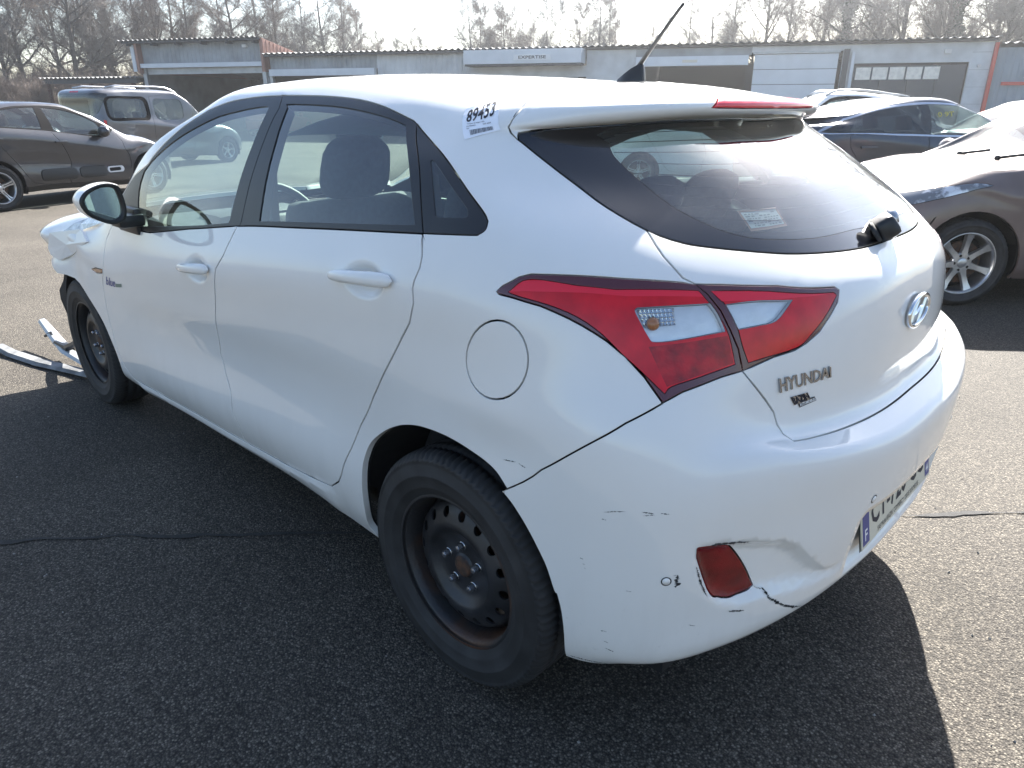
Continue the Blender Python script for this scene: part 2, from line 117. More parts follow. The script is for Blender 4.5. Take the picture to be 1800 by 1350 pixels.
FEAT=json.loads('''{"F":{"arch_r":[[69.0,0.0],[69.18,0.7],[69.43,1.42],[69.53,2.27],[69.37,3.32],[69.07,4.5],[68.8,5.64],[68.63,6.74],[68.5,7.81],[68.4,8.68],[68.35,9.21],[68.34,9.54],[68.33,9.91],[68.31,10.42],[68.29,10.98],[68.22,11.56],[68.1,12.17],[67.95,12.81],[67.73,13.4],[67.45,13.9],[67.12,14.35],[66.72,14.83],[66.23,15.38],[65.66,15.96],[65.1,16.48],[64.55,16.93],[64.0,17.32],[63.46,17.67],[62.95,17.96],[62.44,18.2],[61.93,18.41],[61.4,18.6],[60.85,18.76],[60.3,18.9],[59.73,19.01],[59.16,19.08],[58.6,19.15],[58.07,19.21],[57.55,19.25],[57.02,19.29],[56.47,19.32],[55.9,19.33],[55.35,19.33],[54.8,19.31],[54.26,19.27],[53.75,19.22],[53.27,19.17],[52.83,19.11],[52.4,19.02],[51.99,18.91],[51.61,18.76],[51.24,18.56],[50.9,18.27],[50.59,17.92],[50.27,17.57],[50.44,17.36],[50.61,17.15],[50.78,16.94],[50.47,16.71],[50.15,16.48],[49.84,16.21],[49.52,15.88],[49.2,15.52],[48.89,15.17],[48.6,14.84],[48.32,14.52],[48.03,14.18],[47.71,13.82],[47.37,13.44],[47.04,13.07],[46.73,12.73],[46.42,12.4],[46.12,12.0],[45.79,11.44],[45.46,10.81],[45.19,10.34],[45.02,10.17],[44.92,10.15],[44.81,10.14],[44.62,9.64],[44.42,9.13],[44.26,8.5],[44.13,7.72],[44.02,6.8],[43.97,5.67],[44.02,4.15],[44.13,2.41],[44.19,0.88],[44.16,-0.22],[44.08,-1.11],[44.0,-2.0],[52.33,-2.0],[60.67,-2.0],[69.0,-2.0],[68.98,-1.34],[68.96,-0.69]],"arch_f":[[126.0,-2.0],[126.0,-1.33],[126.0,-0.67],[126.0,0.0],[126.33,0.33],[126.67,0.67],[127.0,1.0],[126.48,2.2],[125.95,3.41],[125.56,4.54],[125.37,5.56],[125.32,6.5],[125.33,7.42],[125.37,8.33],[125.47,9.2],[125.67,10.05],[125.98,10.85],[126.38,11.61],[126.85,12.38],[127.34,13.16],[127.88,13.94],[128.58,14.77],[129.47,15.72],[130.51,16.73],[131.64,17.62],[132.86,18.37],[134.16,19.01],[135.5,19.49],[136.93,19.81],[138.39,19.97],[139.65,19.97],[140.57,19.75],[141.28,19.38],[142.0,19.0],[142.67,17.7],[143.33,16.41],[144.0,15.0],[144.7,13.67],[145.41,12.22],[146.0,10.0],[146.41,6.52],[146.7,2.26],[147.0,-2.0],[140.0,-2.0],[133.0,-2.0]],"dlo":[[122.0,50.0],[117.89,50.21],[113.77,50.42],[110.71,50.68],[109.38,50.96],[109.1,51.28],[108.87,51.76],[108.32,52.47],[107.82,53.34],[107.45,54.21],[107.29,55.05],[107.26,55.91],[107.2,56.71],[107.05,57.44],[106.88,58.12],[106.71,58.8],[105.71,59.15],[104.72,59.51],[103.59,59.8],[102.26,60.01],[100.81,60.17],[99.29,60.28],[97.67,60.34],[95.99,60.37],[94.45,60.38],[93.22,60.38],[92.13,60.37],[90.87,60.39],[89.25,60.45],[87.47,60.52],[85.81,60.61],[84.4,60.7],[83.1,60.8],[81.84,60.89],[80.59,60.96],[79.37,61.03],[78.16,61.08],[76.97,61.14],[75.8,61.18],[74.61,61.16],[73.37,61.05],[72.11,60.89],[70.85,60.69],[69.58,60.46],[68.3,60.2],[67.11,59.97],[66.05,59.81],[65.06,59.68],[64.08,59.52],[63.14,59.39],[62.2,59.23],[61.07,58.79],[59.58,57.9],[57.89,56.73],[56.32,55.48],[54.97,54.19],[53.73,52.82],[52.58,51.51],[51.46,50.24],[50.43,49.03],[49.6,48.01],[49.04,47.28],[48.69,46.75],[48.43,46.3],[48.27,45.93],[48.22,45.65],[48.16,45.37],[48.31,45.05],[48.45,44.73],[48.64,44.46],[48.9,44.24],[49.2,44.07],[49.52,43.94],[49.63,43.85],[49.77,43.81],[50.55,43.79],[52.21,43.79],[54.51,43.82],[57.45,43.86],[61.32,43.91],[65.82,43.96],[70.01,44.0],[73.51,44.01],[76.71,44.0],[79.8,44.0],[82.78,44.04],[85.66,44.08],[88.63,44.1],[91.71,44.05],[94.89,43.97],[98.31,43.91],[102.09,43.66],[106.11,43.44],[110.13,43.89],[114.08,45.47],[118.04,47.74]],"glass_f":[[108.46,44.37],[108.99,45.75],[109.52,47.12],[109.87,48.29],[109.93,49.12],[109.82,49.74],[109.71,50.36],[108.71,51.23],[107.71,52.1],[106.81,52.93],[106.12,53.7],[105.53,54.43],[104.83,55.15],[103.98,55.91],[103.02,56.65],[101.79,57.25],[100.12,57.62],[98.2,57.85],[96.38,58.02],[94.84,58.14],[93.41,58.21],[91.98,58.28],[91.61,58.14],[91.25,58.0],[90.94,56.71],[90.73,53.51],[90.57,49.16],[90.42,44.81],[90.5,44.72],[90.57,44.64],[90.65,44.55],[93.17,44.47],[95.69,44.39],[98.46,44.34],[101.63,44.33],[105.05,44.35]],"glass_r":[[84.98,44.68],[85.62,49.12],[86.26,53.56],[86.81,56.85],[87.22,58.21],[87.55,58.42],[87.87,58.63],[86.02,58.67],[84.17,58.7],[82.32,58.74],[80.45,58.78],[78.57,58.82],[76.73,58.83],[74.94,58.8],[73.18,58.73],[71.45,58.66],[69.68,58.59],[67.94,58.51],[66.41,58.42],[65.21,58.32],[64.23,58.21],[63.24,58.1],[62.56,56.08],[61.87,54.05],[61.16,51.93],[60.4,49.64],[59.61,47.26],[58.82,44.87],[62.48,44.85],[66.14,44.83],[70.18,44.8],[74.86,44.76],[79.92,44.72]],"glass_q":[[57.53,52.86],[56.95,50.62],[56.36,48.39],[55.78,46.15],[55.74,46.03],[55.7,45.91],[55.28,45.82],[54.1,45.77],[52.53,45.76],[51.35,45.79],[50.92,45.88],[50.88,46.01],[50.83,46.14],[50.84,46.43],[50.86,46.72],[51.4,47.44],[53.0,49.08],[55.12,51.15],[56.74,52.66],[57.34,53.1],[57.44,52.98]],"fuel":[[46.99,31.15],[47.21,30.28],[47.53,29.43],[47.95,28.63],[48.41,27.89],[48.92,27.24],[49.45,26.68],[50.02,26.24],[50.61,25.94],[51.19,25.79],[51.76,25.81],[52.28,26.02],[52.73,26.41],[53.09,26.97],[53.33,27.7],[53.44,28.55],[53.4,29.5],[53.19,30.52],[52.83,31.57],[52.33,32.58],[51.74,33.49],[51.1,34.24],[50.45,34.82],[49.8,35.19],[49.19,35.36],[48.61,35.33],[48.09,35.11],[47.63,34.72],[47.27,34.19],[47.02,33.55],[46.89,32.81],[46.88,32.0]],"lamp_o":[[48.55,38.57],[47.85,39.06],[45.74,39.84],[44.42,40.05],[40.5,39.76],[34.59,39.41],[28.61,39.26],[27.31,39.11],[26.41,38.01],[25.33,36.29],[24.52,34.53],[23.69,32.8],[23.22,30.73],[25.78,30.28],[30.47,29.13],[32.9,28.16],[34.55,30.43],[36.35,32.15],[38.17,33.43],[41.71,35.47],[44.28,36.88],[47.08,37.96],[48.38,38.3]],"lamp_i":[[27.31,39.11],[24.43,39.25],[18.32,39.31],[12.47,38.27],[12.13,37.78],[12.65,36.52],[13.56,35.3],[14.77,33.78],[16.1,32.84],[17.37,32.3],[19.8,31.84],[23.22,30.73],[23.69,32.8],[24.52,34.53],[25.33,36.29],[26.41,38.01]],"white_o":[[34.74,36.2],[34.64,36.28],[34.54,36.36],[34.39,36.42],[34.28,36.44],[34.12,36.45],[33.59,36.48],[32.42,36.56],[30.88,36.67],[29.46,36.78],[28.36,36.87],[27.37,36.95],[26.38,37.04],[26.16,36.69],[25.94,36.35],[25.72,35.95],[25.49,35.46],[25.27,34.92],[25.04,34.38],[26.76,34.13],[28.47,33.87],[29.97,33.67],[31.18,33.52],[32.18,33.43],[32.93,33.41],[33.34,33.45],[33.49,33.57],[33.67,33.83],[33.99,34.36],[34.32,35.04],[34.57,35.59],[34.68,35.88],[34.71,36.04]],"white_i":[[24.68,36.97],[23.48,37.15],[22.29,37.34],[21.07,37.47],[19.82,37.51],[18.54,37.49],[17.27,37.48],[17.57,37.16],[17.87,36.85],[18.22,36.5],[18.63,36.07],[19.09,35.61],[19.6,35.25],[20.18,35.05],[20.81,34.95],[21.47,34.86],[22.16,34.74],[22.87,34.63],[23.58,34.52],[23.82,35.09],[24.07,35.65],[24.28,36.13],[24.44,36.47],[24.56,36.72]],"seam_b":[[88.63,44.37],[89.94,39.85],[91.14,37.84],[92.31,31.93],[94.15,22.5],[94.84,17.41],[94.27,14.1],[93.11,11.9],[92.99,9.36],[92.57,6.87],[93.04,4.3]],"front_door":[[119.03,50],[121.03,46.5],[122.03,44.09],[123.75,42.06],[124.28,39.48],[124.42,33.79],[125.37,23.82],[125.72,18.97],[125.67,15.49],[124.97,11.54],[124.56,9.37],[123.47,7.5],[121.44,4.64],[121.01,4.69],[110.22,3.59],[101.21,3.4],[93.14,3.18],[93.04,4.3],[92.57,6.87],[92.99,9.36],[93.11,11.9],[94.27,14.1],[94.84,17.41],[94.15,22.5],[92.31,31.93],[91.14,37.84],[89.94,39.85],[88.63,44.37],[88.33,50]],"rear_door":[[88.33,50],[88.63,44.37],[89.94,39.85],[91.14,37.84],[92.31,31.93],[94.15,22.5],[94.84,17.41],[94.27,14.1],[93.11,11.9],[92.99,9.36],[92.57,6.87],[93.04,4.3],[93.14,3.18],[85.43,3.53],[76.65,5.14],[74.66,5.53],[72.68,7.02],[71.81,8.23],[70.31,11.92],[69.3,15.06],[66.72,20.54],[62.89,27.26],[61.13,30.42],[59.63,32.8],[58.52,35.67],[58.39,37.65],[58.11,38.64],[57.4,40.15],[57.23,41.38],[57.47,43.99],[57.17,50]],"dlo_f_side":[[92.8,66],[91.3,61.71],[88.84,58.0],[88.15,44.5],[88.63,43],[130,43],[130,66]],"dlo_q_side":[[57.47,42],[57.47,43.99],[57.91,45.79],[59.26,51.31],[61.11,58.88],[60.91,64],[40,64],[40,42]],"bumper":[[50.53,17.13],[46.51,20.64],[43.37,22.52],[40.51,24.24],[37.31,26.09],[32.91,28.11],[32.9,28.16],[30.47,29.13],[25.78,30.28],[23.22,30.73],[21.64,28.99],[19.28,26.75],[17.82,23.08],[17.13,23.08],[14.62,23.21],[10.52,23.3],[5.17,23.39],[-1,23.490000000000002],[-1,-2],[50.5,-2]],"tailgate":[[29.21,48],[29.21,45.69],[29.2,45.39],[29.19,44.13],[29.08,42.57],[28.33,39.9],[27.31,39.11],[26.41,38.01],[25.33,36.29],[24.52,34.53],[23.69,32.8],[23.22,30.73],[21.64,28.99],[19.28,26.75],[17.82,23.08],[17.13,23.08],[14.62,23.21],[10.52,23.3],[5.17,23.39],[-1,23.490000000000002],[-1,48]],"rear_frit":[[42.07,57.46],[41.49,56.84],[40.92,56.22],[40.25,55.57],[39.44,54.88],[38.53,54.15],[37.59,53.36],[36.6,52.47],[35.57,51.53],[34.62,50.61],[33.84,49.75],[33.14,48.92],[32.34,48.1],[31.37,47.24],[30.3,46.39],[29.21,45.69],[28.11,45.21],[27.0,44.88],[25.92,44.64],[24.99,44.5],[24.11,44.44],[22.99,44.39],[21.51,44.33],[19.79,44.28],[17.95,44.2],[15.99,44.08],[13.9,43.93],[11.79,43.78],[9.67,43.62],[7.53,43.47],[5.39,43.34],[3.26,43.27],[1.13,43.24],[-1.0,43.2],[-1.0,48.9],[-1.0,54.6],[-1.0,60.3],[13.29,60.12],[27.59,59.94],[38.0,59.6],[41.94,58.99],[42.01,58.23]],"rear_pane":[[26.61,56.33],[26.8,56.0],[27.0,55.67],[27.13,55.32],[27.22,55.02],[27.25,54.69],[27.13,54.16],[26.78,53.24],[26.28,52.1],[25.78,51.08],[25.34,50.3],[24.89,49.63],[24.45,49.05],[24.01,48.57],[23.58,48.18],[23.12,47.84],[22.64,47.53],[22.14,47.26],[21.62,47.01],[21.12,46.75],[20.61,46.51],[20.0,46.29],[19.23,46.1],[18.37,45.94],[17.47,45.81],[16.62,45.74],[15.73,45.71],[14.67,45.68],[13.37,45.63],[11.89,45.58],[10.24,45.56],[8.35,45.62],[6.29,45.71],[4.3,45.73],[2.49,45.61],[0.74,45.4],[-1.0,45.2],[-1.0,49.8],[-1.0,54.4],[-1.0,59.0],[6.48,59.06],[13.96,59.11],[20.0,59.0],[23.63,58.61],[25.81,58.06],[28.0,57.5],[27.54,57.11],[27.07,56.72]],"spoiler":[[-1,60.3],[38,59.6],[42.07,57.46],[43.1,59.3],[43.6,61.6],[43.3,63.6],[42.4,65.4],[41.5,68.4],[41.0,70.0],[38.5,70.7],[34,72.3],[29.6,74.2],[24,75.4],[12,76.3],[-1,76.6]],"brake":[[11.4,64.2],[9.6,66.6],[7,67.6],[-1,67.8],[-1,63.9],[6,63.9]],"roof":[[38.5,70.7],[52,71.5],[80,72.0],[100,71.6],[110.5,71.2],[110.5,84],[-1,84],[-1,76.6],[12,76.3],[24,75.4],[29.6,74.2],[34,72.3]],"windshield":[[110.5,84],[110.5,71.2],[114,66],[115.5,60],[118,54],[124,50],[129.5,52],[129.5,84]],"hood":[[130.5,84],[130.5,50],[134,46.2],[152,46],[171,46.2],[171,84]],"nose_hole":[[139.65,19.97],[143.5,27],[148,31],[154,33],[171,34],[171,-2],[139.65,-2]],"headlight":[[147,39],[153,37.2],[160,38.5],[164,41],[163,45.2],[154,45.4],[147,44],[143.5,42]],"fender":[[122,46.5],[122.03,44.09],[123.75,42.06],[124.28,39.48],[124.42,33.79],[125.37,23.82],[125.72,18.97],[125.67,15.49],[124.97,11.54],[124.56,9.37],[123.47,7.5],[121.44,4.64],[121.44,-2],[171,-2],[171,46],[134,46.2],[130.5,50],[126,49]],"refl":[[29.11,15.04],[29.09,15.06],[29.07,15.08],[28.76,15.04],[27.9,14.92],[26.74,14.75],[25.78,14.56],[25.27,14.41],[24.96,14.25],[24.59,13.95],[24.04,13.45],[23.43,12.81],[22.83,12.12],[22.27,11.4],[21.73,10.64],[21.18,9.88],[21.43,9.81],[21.67,9.73],[22.04,9.69],[22.62,9.68],[23.31,9.7],[23.99,9.77],[24.61,9.89],[25.22,10.06],[25.74,10.24],[26.14,10.39],[26.46,10.55],[26.78,10.82],[27.12,11.25],[27.47,11.79],[27.81,12.36],[28.18,12.97],[28.56,13.61],[28.85,14.15],[28.99,14.51],[29.05,14.78]],"scoop":[[29.14,15.22],[27.12,15.17],[23.54,14.76],[19.37,13.89],[17.13,12.72],[15.29,11.0],[13.3,8.92],[11.18,8.54],[11.61,7.52],[14.15,7.95],[17.71,8.63],[20.8,9.13],[23.21,9.17],[25.87,9.95],[27.32,10.93],[28.31,12.43],[29.21,14.19]],"side_marker":[[129.46,31.11],[127.27,33.98],[124.65,35.6],[124.69,33.58],[127.06,31.51]],"lamp_o_in":[[47.21,38.51],[46.62,38.85],[46.03,39.2],[45.42,39.43],[44.82,39.51],[44.19,39.49],[43.41,39.38],[42.39,39.16],[41.21,38.85],[39.99,38.58],[38.85,38.38],[37.66,38.22],[36.15,38.12],[33.96,38.1],[31.45,38.14],[29.45,38.18],[28.4,38.22],[27.85,38.26],[27.31,38.3],[27.1,37.95],[26.89,37.6],[26.65,37.22],[26.37,36.8],[26.05,36.34],[25.73,35.84],[25.39,35.29],[25.05,34.69],[24.74,34.01],[24.5,33.2],[24.29,32.3],[24.09,31.4],[25.53,31.07],[26.97,30.75],[28.31,30.44],[29.59,30.16],[30.78,29.9],[31.69,29.65],[32.17,29.42],[32.36,29.21],[32.56,28.99],[33.34,29.67],[34.12,30.35],[34.85,30.97],[35.51,31.49],[36.13,31.95],[36.73,32.43],[37.31,32.95],[37.88,33.48],[38.5,34.01],[39.2,34.55],[39.97,35.09],[40.79,35.61],[41.68,36.11],[42.63,36.59],[43.64,37.06],[44.84,37.54],[46.09,38.0],[46.99,38.34],[47.3,38.48],[47.25,38.49]],"lamp_band":[[47.25,38.51],[45.42,39.43],[43.41,39.38],[40.02,38.58],[36.15,38.12],[27.31,38.3],[26.95,37.69],[35.28,37.49],[41.08,37.99],[45.69,38.49]],"lamp_low":[[33.78,33.02],[30.0,33.38],[24.87,34.01],[24.22,31.51],[28.29,30.59],[32.21,29.6]],"lamp_i_in":[[25.89,38.38],[23.85,38.47],[21.81,38.55],[19.7,38.52],[17.48,38.3],[15.18,37.96],[12.89,37.62],[12.82,37.5],[12.74,37.39],[12.67,37.27],[13.24,36.52],[13.82,35.77],[14.35,35.1],[14.81,34.56],[15.23,34.11],[15.66,33.69],[16.04,33.29],[16.44,32.93],[17.06,32.61],[18.1,32.35],[19.37,32.13],[20.49,31.94],[21.29,31.77],[21.94,31.63],[22.59,31.48],[22.81,32.05],[23.04,32.62],[23.25,33.2],[23.42,33.8],[23.58,34.41],[23.79,35.05],[24.1,35.76],[24.46,36.51],[24.82,37.15],[25.17,37.62],[25.53,38.0]],"lamp_i_band":[[25.89,38.38],[19.7,38.52],[12.89,37.62],[16.76,37.71],[25.03,37.27]],"rock_line":[[121.01,4.69],[110.22,3.59],[101.21,3.4],[93.14,3.18],[85.43,3.53],[76.65,5.14],[74.66,5.53]]},"A":{"hyundai":[[-0.6098,0.5422,0.8998,-0.908,0.393,0.146],[-0.6554,0.4077,0.902,-0.968,0.244,0.061],[-0.6578,0.4012,0.8774,-0.973,0.231,0.0],[-0.6147,0.5389,0.8703,-0.929,0.361,0.086]],"hyundai_st":[[19.23,29.74],[13.44,30.06],[13.17,29.03],[18.92,28.46]],"bazin":[[-0.626,0.5105,0.8557,-0.945,0.324,0.035],[-0.6444,0.4514,0.857,-0.963,0.271,-0.009],[-0.6492,0.431,0.8324,-0.97,0.242,-0.015],[-0.6331,0.4901,0.8258,-0.96,0.276,0.047]],"bazin_st":[[17.41,27.97],[14.9,28.18],[14.14,27.28],[16.37,26.85]],"sticker":[[0.1657,0.6345,1.3832,-0.026,0.596,0.803],[0.1034,0.5701,1.4077,-0.055,0.224,0.973],[0.0343,0.6498,1.3416,-0.437,0.792,0.426],[0.1043,0.6946,1.3209,-0.102,0.731,0.674]],"sticker_st":[[52.85,64.19],[47.11,67.6],[44.57,60.15],[50.25,57.74]],"bluedecal":[[2.1672,0.8788,0.7193,0.026,0.999,-0.032],[1.9684,0.8817,0.7416,-0.005,0.998,-0.067],[1.9985,0.8789,0.701,-0.007,0.998,-0.068],[2.1964,0.8769,0.6799,0.016,1.0,-0.021]],"bluedecal_st":[[123.01,32.99],[116.67,33.51],[116.98,29.86],[123.46,28.59]],"facets":[[-0.4146,0.7502,1.0422,-0.583,0.688,0.432],[-0.4638,0.6996,1.0449,-0.676,0.578,0.458],[-0.4757,0.7062,1.0148,-0.713,0.602,0.359],[-0.4346,0.7504,1.0104,-0.621,0.701,0.35]],"facets_st":[[34.47,36.31],[30.37,36.54],[30.44,34.94],[33.97,34.66]],"glasssticker":[[-0.433,0.433,1.1938,-0.532,0.234,0.814],[-0.4658,0.3251,1.195,-0.584,0.13,0.801],[-0.5056,0.3451,1.162,-0.603,0.134,0.787],[-0.4771,0.4499,1.1591,-0.565,0.232,0.792]],"glasssticker_st":[[16.68,48.87],[11.86,49.27],[12.23,47.15],[16.82,46.61]],"badge":[[-0.6914,0.0903,0.9425,-0.997,0.014,0.072],[-0.688,0.0,0.9829,-0.991,-0.0,0.134],[-0.6902,0.0,0.9621,-0.996,-0.0,0.092],[-0.694,0.0385,0.9048,-0.999,0.004,0.033]],"badge_st":[[2.88,32.07],[0.0,34.0],[0.0,33.0],[1.23,30.32]],"h1a":[1.346,0.8856,0.8805,0.025,0.989,0.149],"h1b":[1.0934,0.8871,0.9107,0.021,0.992,0.128],"h2a":[0.3987,0.887,1.0019,0.014,0.978,0.21],"h2b":[0.1389,0.8837,1.0263,-0.012,0.973,0.23],"badge_c":[-0.6915,0.006,0.9457,-0.997,0.0,0.078],"sensor1":[-0.5496,0.7882,0.5273,-0.692,0.721,-0.028],"sensor2":[-0.7616,0.3024,0.5923,-0.982,0.17,-0.084],"lock":[0.1275,0.8831,1.028,-0.016,0.972,0.235],"scr1":[-0.5642,0.773,0.5294,-0.747,0.664,-0.031]},"S":{"scratches":[[[39.6,18.12],[38.35,18.27],[37.09,18.34]],[[39.75,17.5],[39.18,17.46]],[[35.36,18.33],[34.0,18.18]],[[35.21,18.01],[34.29,18.1],[33.85,18.0]],[[33.38,18.21],[32.28,18.06]],[[41.89,13.77],[41.56,13.69]],[[41.67,13.35],[41.34,13.32]],[[41.46,13.07],[41.13,12.95]],[[39.18,7.66],[38.34,7.69]],[[38.94,6.5],[38.1,6.34]],[[38.54,5.57],[37.33,5.23]],[[36.44,11.8],[35.78,11.75]],[[29.02,13.71],[28.82,13.22],[28.45,12.55]],[[28.63,12.86],[28.17,12.03],[27.57,11.23]],[[27.97,11.65],[27.22,10.75]],[[28.31,15.16],[26.49,15.08],[24.62,14.96],[23.35,14.73]],[[27.72,15.21],[25.25,15.02]],[[24.59,8.86],[22.55,8.32]],[[31.33,13.12],[30.92,13.15]],[[31.22,12.79],[30.81,12.81]],[[31.11,12.45],[30.87,12.44]],[[31.14,12.22],[30.96,12.26]],[[50.49,20.19],[49.21,20.54]],[[49.04,20.51],[48.2,20.33]],[[29.01,8.53],[28.22,8.25]]],"blotch":[[30.93,13.19],[30.93,12.82],[30.76,12.48],[30.88,12.11]],"crack":[[21.23,9.84],[20.21,9.46],[19.68,8.62],[18.89,8.07],[18.07,7.31],[17.02,6.55],[15.0,5.0]],"under":[[43.99,0.82],[41.15,1.15],[38.03,0.93],[36.0,0.0]]}}''')
st_bulb=(32.63,35.37)
# ---------------------------------------------------------------- materials
def ntree(name):
    m=bpy.data.materials.new(name); m.use_nodes=True; nt=m.node_tree
    return m,nt,nt.nodes['Principled BSDF'],nt.nodes.new
def mat(name,col,rough=.5,metal=0,coat=0,spec=.5,vary=0,scale=30,bump=0,bscale=200,col2=None,emit=None,back=None,lo=.35,hi=.65,coat_rough=.03):
    m,nt,b,new=ntree(name); L=nt.links.new
    b.inputs['Base Color'].default_value=(*col,1); b.inputs['Roughness'].default_value=rough
    b.inputs['Metallic'].default_value=metal; b.inputs['Coat Weight'].default_value=coat; b.inputs['Coat Roughness'].default_value=coat_rough
    b.inputs['Specular IOR Level'].default_value=spec
    cs=None
    if vary or col2:
        tc=new('ShaderNodeTexCoord'); n=new('ShaderNodeTexNoise'); n.inputs['Scale'].default_value=scale; n.inputs['Detail'].default_value=6
        L(tc.outputs['Object'],n.inputs['Vector'])
        r=new('ShaderNodeValToRGB'); L(n.outputs[0],r.inputs[0])
        r.color_ramp.elements[0].position=lo; r.color_ramp.elements[1].position=hi
        c2=col2 or tuple(min(1,c*(1+vary)) for c in col); c1=col if col2 else tuple(c*(1-vary) for c in col)
        r.color_ramp.elements[0].color=(*c1,1); r.color_ramp.elements[1].color=(*c2,1)
        L(r.outputs[0],b.inputs['Base Color']); cs=r.outputs[0]
    if back is not None:
        g=new('ShaderNodeNewGeometry'); mx=new('ShaderNodeMix'); mx.data_type='RGBA'
        L(g.outputs['Backfacing'],mx.inputs['Factor']); mx.inputs['B'].default_value=(*back,1)
        if cs: L(cs,mx.inputs['A'])
        else: mx.inputs['A'].default_value=(*col,1)
        L(mx.outputs['Result'],b.inputs['Base Color'])
        inv=new('ShaderNodeMath'); inv.operation='MULTIPLY_ADD'; L(g.outputs['Backfacing'],inv.inputs[0]); inv.inputs[1].default_value=-coat; inv.inputs[2].default_value=coat
        L(inv.outputs[0],b.inputs['Coat Weight'])
        ro=new('ShaderNodeMath'); ro.operation='MULTIPLY_ADD'; L(g.outputs['Backfacing'],ro.inputs[0]); ro.inputs[1].default_value=.85-rough; ro.inputs[2].default_value=rough
        L(ro.outputs[0],b.inputs['Roughness'])
    if bump:
        tc=new('ShaderNodeTexCoord'); n=new('ShaderNodeTexNoise'); n.inputs['Scale'].default_value=bscale; n.inputs['Detail'].default_value=4
        L(tc.outputs['Object'],n.inputs['Vector']); bp=new('ShaderNodeBump'); bp.inputs['Strength'].default_value=bump; bp.inputs['Distance'].default_value=.01
        L(n.outputs[0],bp.inputs['Height']); L(bp.outputs[0],b.inputs['Normal'])
    if emit: b.inputs['Emission Color'].default_value=(*emit[0],1); b.inputs['Emission Strength'].default_value=emit[1]
    return m
def glass(name,tint=(.80,.88,.84),refl=1.0,haze=.03,hazecol=(.5,.5,.5)):
    m,nt,b,new=ntree(name); L=nt.links.new; nt.nodes.remove(b); out=nt.nodes['Material Output']
    t=new('ShaderNodeBsdfTransparent'); t.inputs[0].default_value=(*tint,1)
    d=new('ShaderNodeBsdfDiffuse'); d.inputs[0].default_value=(*hazecol,1)
    tr=new('ShaderNodeBsdfTranslucent'); tr.inputs[0].default_value=(*hazecol,1)
    ad=new('ShaderNodeMixShader'); L(d.outputs[0],ad.inputs[1]); L(tr.outputs[0],ad.inputs[2])
    a=new('ShaderNodeMixShader')
    tc=new('ShaderNodeTexCoord'); n=new('ShaderNodeTexNoise'); n.inputs['Scale'].default_value=9; n.inputs['Detail'].default_value=7
    L(tc.outputs['Object'],n.inputs['Vector']); mr=new('ShaderNodeMapRange'); L(n.outputs[0],mr.inputs[0])
    mr.inputs[1].default_value=.3; mr.inputs[2].default_value=.75; mr.inputs[3].default_value=haze*.5; mr.inputs[4].default_value=haze*1.6
    L(mr.outputs[0],a.inputs[0]); L(t.outputs[0],a.inputs[1]); L(ad.outputs[0],a.inputs[2])
    g=new('ShaderNodeBsdfGlossy'); g.inputs['Roughness'].default_value=.01; g.inputs[0].default_value=(refl,refl,refl,1)
    fr=new('ShaderNodeFresnel'); fr.inputs[0].default_value=1.5
    k=new('ShaderNodeMath'); k.operation='MULTIPLY'; k.inputs[1].default_value=1.7; k.use_clamp=True; L(fr.outputs[0],k.inputs[0])
    # the fresnel of a pane is the same from both sides
    ge=new('ShaderNodeNewGeometry'); lw=new('ShaderNodeLayerWeight'); 
    s=new('ShaderNodeMixShader'); L(k.outputs[0],s.inputs[0]); L(a.outputs[0],s.inputs[1]); L(g.outputs[0],s.inputs[2])
    ix=new('ShaderNodeMath'); ix.operation='MULTIPLY_ADD'; L(ge.outputs['Backfacing'],ix.inputs[0]); ix.inputs[1].default_value=1/1.5-1.5; ix.inputs[2].default_value=1.5
    # blender inverts the ior on back faces; give it the inverse so both sides agree
    ix.inputs[1].default_value=(1/1.5)-1.5; L(ix.outputs[0],fr.inputs[0])
    L(s.outputs[0],out.inputs[0]); return m
WHITE=mat('white_paint',(.83,.818,.79),.5,coat=1,spec=.2,vary=.012,scale=3,back=(.02,.02,.022))
CARTRIM=mat('car_window_trim',(.010,.010,.012),.85,spec=.08)
